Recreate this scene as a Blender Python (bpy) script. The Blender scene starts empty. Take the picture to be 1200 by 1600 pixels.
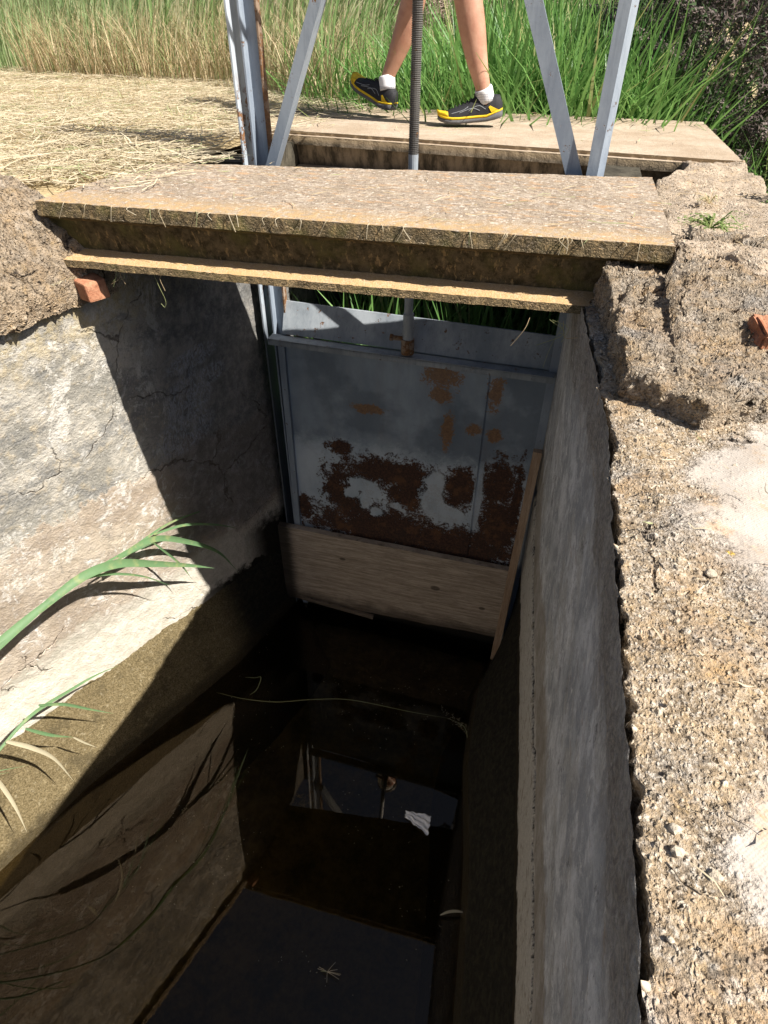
import bpy, bmesh, math, random
import numpy as np
from mathutils import Vector, Matrix, noise as mn
random.seed(7); rng=np.random.default_rng(11)
S=bpy.context.scene; COL=S.collection
R=math.radians
SUN=Vector((1.0,-0.24,1.18))          # direction towards the sun
WZ=lambda x:-2.285-.02*x
ZW=-2.28                              # water level

# ---------------------------------------------------------------- nodes
class M:
    def __init__(s,name,rough=.9,spec=.3,disp=None):
        s.m=bpy.data.materials.new(name); s.m.use_nodes=True
        s.t=s.m.node_tree; s.b=s.t.nodes['Principled BSDF']; s.o=s.t.nodes['Material Output']
        s.b.inputs['Roughness'].default_value=rough; s.b.inputs['Specular IOR Level'].default_value=spec
        s.P=s.n('ShaderNodeNewGeometry').outputs['Position']
    def n(s,ty,**k):
        x=s.t.nodes.new(ty)
        for a,b in k.items(): setattr(x,a,b)
        return x
    def l(s,a,b): s.t.links.new(a,b)
    def put(s,sock,v):
        if v is None: return
        if isinstance(v,bpy.types.NodeSocket): s.l(v,sock)
        elif isinstance(v,(int,float)) and sock.type in('RGBA',): sock.default_value=(v,v,v,1)
        elif isinstance(v,tuple) and sock.type=='RGBA': sock.default_value=(*v[:3],1)
        else: sock.default_value=v
    def math(s,op,a,b=None,c=None,clamp=False):
        x=s.n('ShaderNodeMath',operation=op,use_clamp=clamp); s.put(x.inputs[0],a)
        if b is not None: s.put(x.inputs[1],b)
        if c is not None: s.put(x.inputs[2],c)
        return x.outputs[0]
    def add(s,a,b): return s.math('ADD',a,b)
    def mul(s,a,b): return s.math('MULTIPLY',a,b)
    def sub(s,a,b): return s.math('SUBTRACT',a,b)
    def mx(s,a,b): return s.math('MAXIMUM',a,b)
    def sc(s,v=(1,1,1),off=(0,0,0),rot=(0,0,0),vec=None):
        x=s.n('ShaderNodeMapping'); s.l(vec or s.P,x.inputs[0]); x.inputs['Scale'].default_value=v
        x.inputs['Location'].default_value=off; x.inputs['Rotation'].default_value=rot; return x.outputs[0]
    def noise(s,scale=5,detail=5,rough=.6,vec=None,dist=0):
        x=s.n('ShaderNodeTexNoise'); s.l(vec or s.P,x.inputs['Vector']); x.inputs['Scale'].default_value=scale
        x.inputs['Detail'].default_value=detail; x.inputs['Roughness'].default_value=rough; x.inputs['Distortion'].default_value=dist
        return x.outputs['Fac']
    def vor(s,scale=50,feat='F1',vec=None,rand=1.0):
        x=s.n('ShaderNodeTexVoronoi',feature=feat); s.l(vec or s.P,x.inputs['Vector']); x.inputs['Scale'].default_value=scale
        x.inputs['Randomness'].default_value=rand
        return x
    def sep(s,v=None):
        x=s.n('ShaderNodeSeparateXYZ'); s.l(v or s.P,x.inputs[0]); return x.outputs
    def rg(s,v,a,b,c=0.,d=1.):      # smooth map range
        x=s.n('ShaderNodeMapRange'); x.interpolation_type='SMOOTHSTEP'; s.put(x.inputs[0],v)
        for i,q in enumerate((a,b,c,d)): s.put(x.inputs[i+1],q)
        return x.outputs[0]
    def mix(s,f,a,b,mode='MIX'):
        x=s.n('ShaderNodeMix',data_type='RGBA',blend_type=mode); s.put(x.inputs[0],f); s.put(x.inputs[6],a); s.put(x.inputs[7],b)
        return x.outputs[2]
    def ramp(s,f,st,interp='LINEAR'):
        x=s.n('ShaderNodeValToRGB'); s.put(x.inputs[0],f); e=x.color_ramp.elements; x.color_ramp.interpolation=interp
        while len(e)<len(st): e.new(.5)
        for i,(p,c) in enumerate(st):
            e[i].position=p; e[i].color=(*c,1) if isinstance(c,tuple) else (c,c,c,1)
        return x.outputs[0]
    def ell(s,u,v,L):               # max over ellipses of (1-dist)
        r=None
        for (a,b,ra,rb) in L:
            p=s.mul(s.sub(u,a),1/ra); q=s.mul(s.sub(v,b),1/rb)
            d=s.sub(1,s.math('SQRT',s.add(s.mul(p,p),s.mul(q,q))))
            r=d if r is None else s.mx(r,d)
        return r
    def isl(s): return s.n('ShaderNodeNewGeometry').outputs['Random Per Island']
    def col(s,c): s.put(s.b.inputs['Base Color'],c); return s
    def ro(s,v): s.put(s.b.inputs['Roughness'],v)
    def bump(s,h,dist=.004,st=1.):
        x=s.n('ShaderNodeBump'); s.put(x.inputs['Height'],h); x.inputs['Distance'].default_value=dist; x.inputs['Strength'].default_value=st
        s.l(x.outputs[0],s.b.inputs['Normal'])
    def disp(s,h,scale=.01,mid=.5):
        x=s.n('ShaderNodeDisplacement'); s.put(x.inputs['Height'],h); x.inputs['Scale'].default_value=scale; x.inputs['Midlevel'].default_value=mid
        s.l(x.outputs[0],s.o.inputs['Displacement']); s.m.displacement_method='BOTH'

# ---------------------------------------------------------------- objects
def tag(o,label=None,cat=None,group=None,kind=None):
    if label:o['label']=label
    if cat:o['category']=cat
    if group:o['group']=group
    if kind:o['kind']=kind
    return o
def thing(name,label,cat,loc=(0,0,0),group=None):
    o=bpy.data.objects.new(name,None); COL.objects.link(o); o.location=loc; o.empty_display_size=.1
    return tag(o,label,cat,group)
def mo(name,me,mat,parent=None,smooth=True):
    if smooth:
        me.shade_smooth()
        if smooth=='sharp': me.set_sharp_from_angle(angle=R(28))
    else: me.shade_flat()
    o=bpy.data.objects.new(name,me); COL.objects.link(o)
    if mat: me.materials.append(mat.m if isinstance(mat,M) else mat)
    if parent:
        o.parent=parent
        if parent.parent: pass
        o.location=-wloc(parent)
    return o
def wloc(p):
    v=Vector((0,0,0))
    while p: v+=p.location; p=p.parent
    return v
def mesh(V,F,name='m'):
    me=bpy.data.meshes.new(name); me.from_pydata([tuple(v) for v in V],[],F); me.update(); return me
def npmesh(V,F4):
    V=np.asarray(V,np.float32).reshape(-1,3); F4=np.asarray(F4,np.int32)
    me=bpy.data.meshes.new('m'); n=len(F4); me.vertices.add(len(V)); me.vertices.foreach_set('co',V.ravel())
    me.loops.add(n*4); me.loops.foreach_set('vertex_index',F4.ravel()); me.polygons.add(n)
    me.polygons.foreach_set('loop_start',np.arange(n)*4); me.polygons.foreach_set('loop_total',np.full(n,4)); me.update(calc_edges=True); me.validate(); return me
def grid(fn,us,vs,flip=False,wrap=False):
    V=[fn(u,v) for u in us for v in vs]; nu,nv=len(us),len(vs); F=[]
    for i in range(nu-1):
        for j in range(nv-1 if not wrap else nv):
            k=(j+1)%nv
            f=(i*nv+j,(i+1)*nv+j,(i+1)*nv+k,i*nv+k); F.append(f[::-1] if flip else f)
    return npmesh(V,F)
def stations(a,b,st): return list(np.linspace(a,b,max(2,int(abs(b-a)/st)+1)))
def nz(x,y=0.,z=0.,s=1.): return mn.noise(Vector((x*s,y*s,z*s)))
class B:                                # box / bar / tube collector
    def __init__(s): s.V=[];s.F=[]
    def hexa(s,P):
        k=len(s.V); s.V+=[tuple(p) for p in P]; s.F+=[tuple(k+i for i in f) for f in((0,3,2,1),(4,5,6,7),(0,1,5,4),(1,2,6,5),(2,3,7,6),(3,0,4,7))]; return s
    def box(s,x0,x1,y0,y1,z0,z1): return s.hexa([(x0,y0,z0),(x1,y0,z0),(x1,y1,z0),(x0,y1,z0),(x0,y0,z1),(x1,y0,z1),(x1,y1,z1),(x0,y1,z1)])
    def bar(s,a,b,w,h,side=(0,1,0)):     # bar from a to b, h along side, w across
        a=Vector(a);b=Vector(b);d=(b-a).normalized();q=Vector(side);q=(q-d*q.dot(d)).normalized();p=d.cross(q)
        return s.hexa([c+p*i*w/2+q*j*h/2 for c in(a,b) for i,j in((-1,-1),(1,-1),(1,1),(-1,1))])
    def tube(s,pts,r,n=10,cap=True):
        pts=[Vector(p) for p in pts]; r=r if hasattr(r,'__len__') else [r]*len(pts); k0=len(s.V); q=None
        for i,p in enumerate(pts):
            d=(pts[min(i+1,len(pts)-1)]-pts[max(i-1,0)]).normalized()
            if q is None: q=d.orthogonal().normalized()
            q=(q-d*q.dot(d)).normalized(); e=d.cross(q)
            for j in range(n):
                a=2*math.pi*j/n; s.V.append(tuple(p+(q*math.cos(a)+e*math.sin(a))*r[i]))
        for i in range(len(pts)-1):
            for j in range(n):
                k=(j+1)%n; s.F.append((k0+i*n+j,k0+i*n+k,k0+(i+1)*n+k,k0+(i+1)*n+j))
        if cap:
            s.F.append(tuple(k0+j for j in range(n))[::-1]); s.F.append(tuple(k0+(len(pts)-1)*n+j for j in range(n)))
        return s
    def ribbon(s,pts,ws,up=(0,0,1),fold=.25,nrm=None):
        pts=[Vector(p) for p in pts]; k0=len(s.V)
        for i,p in enumerate(pts):
            d=(pts[min(i+1,len(pts)-1)]-pts[max(i-1,0)]).normalized(); c=d.cross(Vector(up))
            if c.length<1e-3: c=Vector((1,0,0))
            c.normalize(); n=c.cross(d); w=ws[i]
            s.V+= [tuple(p-c*w/2+n*w*fold),tuple(p),tuple(p+c*w/2+n*w*fold)]
        for i in range(len(pts)-1):
            k=k0+3*i; s.F+=[(k,k+1,k+4,k+3),(k+1,k+2,k+5,k+4)]
        return s
    def blob(s,c,r,seed=0,sq=(1,1,1),sub=2,amp=.25):
        bm=bmesh.new(); bmesh.ops.create_icosphere(bm,subdivisions=sub,radius=1); k=len(s.V)
        for v in bm.verts:
            q=v.co*(1+amp*nz(v.co.x+seed*3.1,v.co.y,v.co.z,1.3)); s.V.append((c[0]+q.x*r*sq[0],c[1]+q.y*r*sq[1],c[2]+q.z*r*sq[2]))
        for f in bm.faces: s.F.append(tuple(k+v.index for v in f.verts))
        bm.free(); return s
    def build(s,name,mat,parent=None,smooth=False,bevel=0):
        me=mesh(s.V,s.F)
        if bevel:
            bm=bmesh.new(); bm.from_mesh(me); bmesh.ops.bevel(bm,geom=bm.edges[:],offset=bevel,segments=2,affect='EDGES',profile=.6); bm.to_mesh(me); bm.free()
        return mo(name,me,mat,parent,smooth)
def spline(pts,n=8):
    P=[Vector(p) for p in pts]; P=[P[0]*2-P[1]]+P+[P[-1]*2-P[-2]]; out=[]
    for i in range(1,len(P)-2):
        for k in range(n):
            t=k/n; a,b,c,d=P[i-1:i+3]
            out.append(.5*((2*b)+(c-a)*t+(2*a-5*b+4*c-d)*t*t+(3*b-a-3*c+d)*t**3))
    out.append(P[-2]); return out

# ---------------------------------------------------------------- materials
RB=lambda z: z
def coarse(name,tan=(.40,.31,.21),dark=(.16,.125,.09),stone=(.62,.55,.45),lichen=(.42,.22,.06),lich=.5,dscale=.012,pscale=70,grey=.3,fine=True,mortar=None,big=0):
    m=M(name,.95,.15)
    warp=m.n('ShaderNodeVectorMath',operation='ADD'); nt=m.n('ShaderNodeTexNoise'); m.l(m.P,nt.inputs['Vector']); nt.inputs['Scale'].default_value=45; nt.inputs['Detail'].default_value=3
    sc=m.n('ShaderNodeVectorMath',operation='SCALE'); m.l(nt.outputs['Color'],sc.inputs[0]); sc.inputs['Scale'].default_value=.012
    m.l(m.P,warp.inputs[0]); m.l(sc.outputs[0],warp.inputs[1]); W=warp.outputs[0]
    v1=m.vor(pscale,vec=W); v2=m.vor(pscale*2.6,vec=W); v3=m.vor(pscale*5.5)
    r1=m.sep(v1.outputs['Color']); r2=m.sep(v2.outputs['Color'])
    n1=m.noise(9,6,.65); n2=m.noise(38,5,.65); n3=m.noise(190,4,.7)
    st1=m.mul(m.rg(v1.outputs['Distance'],.42,.15),m.math('GREATER_THAN',r1[0],.68))
    st2=m.mul(m.rg(v2.outputs['Distance'],.5,.15),m.math('GREATER_THAN',r2[0],.45))
    base=m.mix(m.rg(n2,.3,.7),dark,tan)
    base=m.mix(m.mul(m.rg(n3,.4,.66),.75),base,m.mix(r2[1],tan,stone))
    base=m.mix(m.mul(st2,.55),base,m.mix(r2[1],(.30,.23,.16),stone))
    base=m.mix(m.mul(st1,.8),base,m.mix(r1[1],(.36,.29,.2),stone))
    base=m.mix(m.mul(m.rg(n1,.45,.7),grey),base,m.mix(m.rg(n3,.35,.65),(.12,.11,.10),(.42,.4,.37)))
    lm=m.mul(m.mul(m.rg(m.noise(22,5,.7,vec=m.sc(off=(3,8,1))),.5,.68),m.rg(n3,.38,.6)),lich)
    base=m.mix(lm,base,m.mix(m.noise(60),lichen,(.5,.34,.1)))
    pits=m.rg(m.noise(120,3,.6,vec=m.sc(off=(1,2,3))),.42,.30)
    base=m.mix(m.mul(pits,.8),base,(.05,.04,.03))
    h=m.add(m.mul(st1,.55),m.add(m.mul(st2,.3),m.add(m.mul(n2,.9),m.add(m.mul(n3,.5),m.mul(pits,-.35)))))
    if mortar:
        x,y,z=m.sep(); e=m.add(m.ell(x,y,mortar),m.mul(m.sub(n2,.5),.45)); e=m.add(e,m.mul(m.sub(n1,.5),.9)); e=m.add(e,m.mul(m.sub(n3,.5),.35))
        mk=m.rg(e,.0,.26)
        weave=m.mul(m.math('SINE',m.mul(x,1500)),m.math('SINE',m.mul(y,1500)))
        mc=m.mix(m.rg(m.noise(14,5),.3,.7),(.37,.325,.28),(.46,.42,.375))
        mc=m.mix(m.rg(n3,.55,.75,0,.6),mc,(.42,.33,.25)); mc=m.mix(m.mul(m.rg(m.noise(30,4),.6,.72),.5),mc,(.45,.25,.12))
        base=m.mix(m.mul(mk,.93),base,mc)
        h=m.add(m.mul(h,m.sub(1,m.mul(mk,.88))),m.mul(mk,m.add(.85,m.mul(weave,.012))))
    if big:
        base=m.mix(m.mul(m.rg(m.noise(11,6,.7,vec=m.sc(off=(1,4,4))),.50,.60),m.mul(m.rg(n3,.35,.6),big)),base,m.mix(n2,(.28,.16,.07),(.46,.30,.14)))
        base=m.mix(m.mul(m.rg(m.noise(8,6,.75,vec=m.sc(off=(7,4,4))),.54,.64),.55*big),base,m.mix(m.rg(n3,.4,.6),(.12,.10,.09),(.33,.28,.24)))
        base=m.mix(m.mul(m.rg(m.noise(14,6,.75,vec=m.sc(off=(7,9,4))),.57,.63),.7*big),base,m.mix(m.rg(n3,.35,.6),(.45,.38,.32),(.72,.66,.58)))
        yl=m.vor(13); yr_=m.sep(yl.outputs['Color']); base=m.mix(m.mul(m.mul(m.rg(m.add(yl.outputs['Distance'],m.mul(n3,.15)),.17,.13),m.math('GREATER_THAN',yr_[0],.80)),m.rg(n3,.4,.55)),base,(.62,.38,.03))
        ce=m.vor(5.2,'DISTANCE_TO_EDGE'); wn=m.n('ShaderNodeTexNoise'); m.l(m.P,wn.inputs['Vector']); wn.inputs['Scale'].default_value=16; wn.inputs['Detail'].default_value=6
        ma=m.n('ShaderNodeVectorMath',operation='MULTIPLY_ADD'); m.l(wn.outputs['Color'],ma.inputs[0]); ma.inputs[1].default_value=(.09,.09,.09); m.l(m.P,ma.inputs[2]); m.l(ma.outputs[0],ce.inputs['Vector'])
        ck=m.mul(m.rg(ce.outputs['Distance'],.020,.006),m.rg(m.noise(5,3,.5,vec=m.sc(off=(2,6,1))),.50,.58)); base=m.mix(m.mul(ck,.85),base,(.05,.04,.035)); h=m.add(h,m.mul(ck,-.8))
    m.col(base); m.disp(h,dscale,.85); m.ro(.95)
    return m
M_curb=coarse('curb_concrete',tan=(.41,.31,.20),dark=(.13,.10,.07),stone=(.68,.62,.53),mortar=[(1.68,-.72,.21,.26),(1.70,-1.0,.10,.16),(1.60,-1.20,.14,.13),(1.60,-1.38,.12,.13)],lich=.45,dscale=.009,pscale=88,grey=.6,big=.55)
M_rub=coarse('rough_mortar',tan=(.36,.285,.205),dark=(.09,.07,.05),stone=(.52,.45,.36),lich=.35,dscale=.017,pscale=85,grey=.8,big=.45)
M_rubL=coarse('rough_mortar_brown',tan=(.46,.36,.25),dark=(.13,.10,.07),stone=(.48,.40,.31),lich=.45,dscale=.022,pscale=70,grey=.4,big=.3)

def slabmat(name,warm=1):
    m=M(name,.93,.2); x,y,z=m.sep(); n1=m.noise(6,6,.65); n2=m.noise(45,5,.7); n3=m.noise(230,3,.7); v=m.vor(150); r=m.sep(v.outputs['Color'])
    b=m.mix(m.rg(n1,.35,.65),(.27,.215,.155),(.38,.31,.235)); b=m.mix(m.rg(n2,.42,.62,0,.75),b,(.15,.11,.08)); b=m.mix(m.rg(n3,.5,.7,0,.7),b,(.60,.51,.42))
    b=m.mix(m.mul(m.math('GREATER_THAN',r[0],.8),.6),b,m.mix(r[1],(.2,.15,.12),(.72,.64,.55)))
    b=m.mix(m.mul(m.rg(m.noise(15,6,.7,vec=m.sc((1,2.2,1),(2,1,0))),.52,.66),.7),b,(.46,.27,.13))
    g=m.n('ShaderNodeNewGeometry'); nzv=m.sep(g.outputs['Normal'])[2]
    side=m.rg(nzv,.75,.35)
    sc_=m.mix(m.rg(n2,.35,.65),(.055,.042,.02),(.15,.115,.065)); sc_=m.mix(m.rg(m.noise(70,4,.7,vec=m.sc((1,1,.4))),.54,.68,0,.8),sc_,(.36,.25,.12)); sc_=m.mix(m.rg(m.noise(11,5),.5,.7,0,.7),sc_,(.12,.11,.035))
    b=m.mix(side,b,sc_)  # upright faces: brown-green patches over a colour darkened to stand for shade
    # the bottom flange ledge carries orange sand and lichen
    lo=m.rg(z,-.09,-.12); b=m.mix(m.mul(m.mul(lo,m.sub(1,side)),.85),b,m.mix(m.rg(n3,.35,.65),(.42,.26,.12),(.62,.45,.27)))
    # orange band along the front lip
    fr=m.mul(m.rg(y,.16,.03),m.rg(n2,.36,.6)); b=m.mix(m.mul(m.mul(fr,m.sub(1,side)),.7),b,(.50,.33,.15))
    m.col(b); m.disp(m.add(m.mul(n2,.7),m.add(m.mul(n3,.45),m.mul(n1,.5))),.007,.8); return m
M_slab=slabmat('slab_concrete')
def rearmat():
    m=M('rear_slab_concrete',.93,.2); n1=m.noise(5,6,.65); n2=m.noise(40,5,.7); n3=m.noise(200,3,.7); x,y,z=m.sep()
    b=m.mix(m.rg(n1,.35,.65),(.35,.27,.19),(.46,.38,.29)); b=m.mix(m.rg(n2,.45,.62,0,.5),b,(.28,.21,.15)); b=m.mix(m.rg(n3,.52,.7,0,.5),b,(.6,.51,.41))
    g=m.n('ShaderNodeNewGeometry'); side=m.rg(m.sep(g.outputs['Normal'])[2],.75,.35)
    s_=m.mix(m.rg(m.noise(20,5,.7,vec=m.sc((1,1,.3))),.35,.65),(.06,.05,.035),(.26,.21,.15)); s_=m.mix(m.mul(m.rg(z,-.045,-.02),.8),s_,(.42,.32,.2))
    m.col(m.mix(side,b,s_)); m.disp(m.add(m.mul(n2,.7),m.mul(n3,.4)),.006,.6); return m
M_rear=rearmat()

def lwall():
    m=M('left_wall_plaster',.94,.15); x,y,z=m.sep(); n1=m.noise(4.5,7,.68); n2=m.noise(24,6,.7); n3=m.noise(120,4,.7); st=m.noise(8,8,.78,vec=m.sc((1,.7,1.5),rot=(R(-12),0,0)),dist=.3)
    up=m.mix(m.rg(n1,.42,.60),(.30,.285,.25),(.55,.51,.44)); up=m.mix(m.rg(st,.48,.60,0,.75),up,(.20,.20,.195)); up=m.mix(m.rg(m.noise(17,6,.75,vec=m.sc(off=(5,5,5)),dist=.6),.54,.66,0,.85),up,(.64,.62,.58)); up=m.mix(m.rg(n2,.52,.68,0,.5),up,(.56,.46,.31))
    top=m.mul(m.rg(z,-.48,-.24),m.rg(n2,.4,.58)); up=m.mix(m.mul(top,.75),up,(.43,.34,.17))
    lo=m.mix(m.rg(n1,.4,.62),(.40,.325,.25),(.56,.475,.38)); lo=m.mix(m.rg(n2,.45,.65,0,.6),lo,(.40,.34,.29)); lo=m.mix(m.rg(m.noise(13,7,.75,vec=m.sc(off=(1,7,5)),dist=.8),.54,.64,0,.9),lo,(.76,.72,.67))
    zz=m.add(z,m.add(m.mul(m.sub(n1,.5),.40),m.mul(m.sub(n2,.5),.16)))
    c=m.mix(m.rg(zz,-.975,-.955),lo,up)
    c=m.mix(m.mul(m.rg(m.noise(7,8,.8,vec=m.sc((1,1,.6),off=(4,2,8)),dist=.5),.57,.60),.7),c,m.mix(m.rg(n3,.4,.6),(.66,.62,.54),(.78,.75,.70)))
    c=m.mix(m.mul(m.rg(m.noise(6,8,.8,vec=m.sc((1,1.6,.35),off=(1,9,3))),.58,.66),.55),c,(.16,.15,.135))
    bs=m.mix(m.rg(n2,.35,.7),(.50,.46,.38),(.66,.61,.53)); c=m.mix(m.rg(zz,-1.52,-1.60),c,bs)
    c=m.mix(m.rg(n3,.5,.72,0,.45),c,(.62,.56,.48)); c=m.mix(m.rg(m.noise(150,4,.8,vec=m.sc(off=(9,1,1))),.38,.27,0,.7),c,(.12,.10,.08))
    # darker tone on the part under the bridge, with pale chalky scribbles
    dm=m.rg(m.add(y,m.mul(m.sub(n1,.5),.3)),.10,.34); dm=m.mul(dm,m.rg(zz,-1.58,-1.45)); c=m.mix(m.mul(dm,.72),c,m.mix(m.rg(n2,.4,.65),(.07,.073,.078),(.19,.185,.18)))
    ch=m.mul(m.ell(y,z,[(.42,-.62,.16,.05),(.38,-.76,.14,.12),(.34,-.90,.18,.1),(.50,-.72,.1,.05)]),1.6)
    sg=m.rg(m.noise(30,7,.8,vec=m.sc((1,1.6,.7),rot=(R(35),0,0)),dist=2.2),.47,.55); c=m.mix(m.mul(m.mul(m.rg(ch,.0,.5),sg),.5),c,(.42,.45,.50))
    # cracks
    cr=m.vor(2.6,'DISTANCE_TO_EDGE',vec=m.sc((1,1,1.1),off=(.3,0,.2))); w=m.n('ShaderNodeTexNoise'); m.l(m.P,w.inputs['Vector']); w.inputs['Scale'].default_value=9; w.inputs['Detail'].default_value=6
    a=m.n('ShaderNodeVectorMath',operation='MULTIPLY_ADD'); m.l(w.outputs['Color'],a.inputs[0]); a.inputs[1].default_value=(.12,.12,.12); m.l(m.P,a.inputs[2]); m.l(a.outputs[0],cr.inputs['Vector'])
    ck=m.mul(m.rg(cr.outputs['Distance'],.009,.002),m.rg(m.noise(2.2,3),.54,.60)); c=m.mix(m.mul(ck,.7),c,(.09,.07,.05))
    # algae line where the plaster base meets the bench, eaten into the corner
    zb=m.add(z,m.add(m.mul(m.sub(n2,.5),.12),m.mul(m.sub(n1,.5),.14))); al=m.rg(zb,-1.79,-1.84); al=m.mx(al,m.mul(m.rg(y,.52,.70),m.rg(zb,-1.55,-1.66))); c=m.mix(m.mul(al,m.rg(y,.2,.45)),c,(.02,.017,.012))
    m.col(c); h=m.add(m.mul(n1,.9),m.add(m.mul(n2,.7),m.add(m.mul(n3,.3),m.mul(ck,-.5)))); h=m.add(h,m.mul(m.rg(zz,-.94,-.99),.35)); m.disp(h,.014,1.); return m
def rwall():
    m=M('right_wall_plaster',.92,.2); x,y,z=m.sep(); V=m.sc((1,1.3,.9)); n1=m.noise(5,9,.78,vec=V); n2=m.noise(26,6,.75,vec=m.sc((1,1.2,.8))); n3=m.noise(120,4,.7); ns=m.noise(8,9,.82,vec=m.sc((1,1.3,.9)),dist=.4)
    c=m.mix(m.rg(n1,.36,.62),(.36,.375,.395),(.62,.63,.65)); c=m.mix(m.rg(ns,.44,.58,0,.75),c,(.24,.25,.27)); c=m.mix(m.rg(m.noise(20,7,.8,vec=m.sc((1,1.4,1),off=(3,1,2))),.57,.66,0,.8),c,(.72,.72,.71))
    c=m.mix(m.rg(m.noise(8,6,.7,vec=m.sc((1,1,3),off=(6,1,2))),.60,.72,0,.6),c,(.30,.21,.14))
    zz=m.add(z,m.mul(m.sub(m.noise(6,8,.75,vec=m.sc((1,1.2,1),off=(2,2,2))),.5),.42)); pit=m.rg(m.noise(70,4,.8,vec=m.sc(off=(6,6,6))),.36,.28)
    c=m.mix(m.mul(m.rg(zz,-.40,-.20),.6),c,m.mix(m.rg(n3,.4,.6),(.14,.10,.06),(.35,.29,.21)))
    c=m.mix(m.mul(m.rg(m.noise(4,8,.8,vec=m.sc((1,1,1),off=(8,8,2))),.54,.60),.6),c,m.mix(m.rg(n3,.4,.6),(.30,.29,.27),(.46,.45,.43))); c=m.mix(m.mul(m.rg(m.noise(9,8,.8,vec=m.sc((1,1,.7),off=(2,8,7))),.60,.64),.7),c,(.10,.095,.09))
    band=m.mul(m.rg(zz,-.93,-1.01),1.); c=m.mix(m.mul(band,.7),c,m.mix(m.rg(n1,.4,.6),(.20,.16,.11),(.28,.25,.21)))
    c=m.mix(m.mul(m.rg(zz,-1.19,-1.23),.92),c,m.mix(m.rg(n3,.4,.7),(.40,.39,.37),(.56,.54,.51))); c=m.mix(m.mul(m.mul(m.rg(zz,-1.2,-1.25),m.rg(n2,.52,.62)),.7),c,(.2,.175,.14))
    ck=m.rg(m.math('ABSOLUTE',m.add(z,m.add(1.25,m.mul(m.sub(m.noise(5,7,.75,vec=m.sc((.2,1,.2))),.5),.30)))),.034,.010)
    ck=m.mul(ck,m.rg(m.noise(4,4,.6,vec=m.sc((1,1,0),off=(4,4,4))),.36,.44)); c=m.mix(ck,c,(.015,.012,.01))
    c=m.mix(m.mul(pit,.8),c,(.06,.055,.05)); c=m.mix(m.rg(m.add(z,m.mul(m.sub(n1,.5),.30)),-1.70,-1.74),c,(.025,.02,.013))
    m.col(c); h=m.add(m.mul(n1,.7),m.add(m.mul(n2,.6),m.add(m.mul(n3,.35),m.mul(ck,-1.6)))); h=m.add(h,m.mul(m.rg(zz,-.32,-.2),m.mul(n3,1.2))); m.disp(h,.010,.8); return m
def bench():
    m=M('algae_bench',.85,.3); n1=m.noise(7,6,.7); n3=m.noise(150,4,.75); n2=m.noise(40,5,.7); x,y,z=m.sep()
    c=m.mix(m.rg(n3,.34,.68),(.085,.063,.026),(.25,.195,.105)); c=m.mix(m.rg(m.noise(60,5,.7),.55,.7,0,.5),c,(.42,.36,.24)); c=m.mix(m.rg(n1,.5,.66,0,.65),c,(.07,.055,.028)); c=m.mix(m.rg(n2,.58,.7,0,.6),c,(.38,.31,.18))
    c=m.mix(m.mx(m.rg(x,.8,1.0),m.rg(y,.28,.50)),c,m.mix(m.rg(n2,.4,.65),(.007,.006,.004),(.028,.025,.015)))  # black moss on the right footing; shade painted in towards the gate
    wet=m.mul(m.rg(m.add(z,m.mul(m.sub(n2,.5),.05)),-2.19,-2.25),.65); c=m.mix(wet,c,(.03,.022,.01)); m.ro(m.rg(wet,0,.6,.85,.35))
    m.col(c); m.disp(m.add(m.mul(n2,.8),m.mul(n3,.6)),.010,.6); return m
def rough_simple(name,a,b,scale=30,rough=.9,ds=.0,bump=.003,spec=.2):
    m=M(name,rough,spec); n=m.noise(scale,6,.7); n2=m.noise(scale*6,4,.7); m.col(m.mix(m.rg(m.add(m.mul(n,.7),m.mul(n2,.3)),.35,.65),a,b))
    if ds: m.disp(m.add(n,m.mul(n2,.4)),ds,.7)
    else: m.bump(m.add(n,m.mul(n2,.5)),bump)
    return m
def metal(name,base=(.20,.23,.27),rust=(.10,.045,.02),am=.5,rough=.55,lim=None,pale=(.30,.33,.37)):
    m=M(name,rough,.4); x,y,z=m.sep(); n=m.noise(6,6,.7,vec=m.sc((1,1,.35))); n2=m.noise(30,7,.75); n3=m.noise(150,4,.7)
    c=m.mix(m.rg(n,.35,.65),base,pale); c=m.mix(m.rg(m.noise(60,5,.7,vec=m.sc((1,1,.08))),.5,.7,0,.35),c,tuple(q*.6 for q in base))
    k=m.rg(n2,.66-am*.12,.70-am*.12)
    if lim is not None:
        c=m.mix(m.rg(z,-.55,-.7),c,(.10,.115,.14)); k=m.mul(k,m.mul(m.rg(z,lim+.12,lim-.02),m.rg(z,-.6,-.45)))
    c=m.mix(k,c,m.mix(m.rg(n3,.35,.65),rust,(.24,.12,.05)))
    m.col(c); m.ro(m.rg(k,0,1,rough,.9)); m.bump(m.add(m.mul(k,-.6),m.mul(n3,.2)),.002); return m
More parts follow.
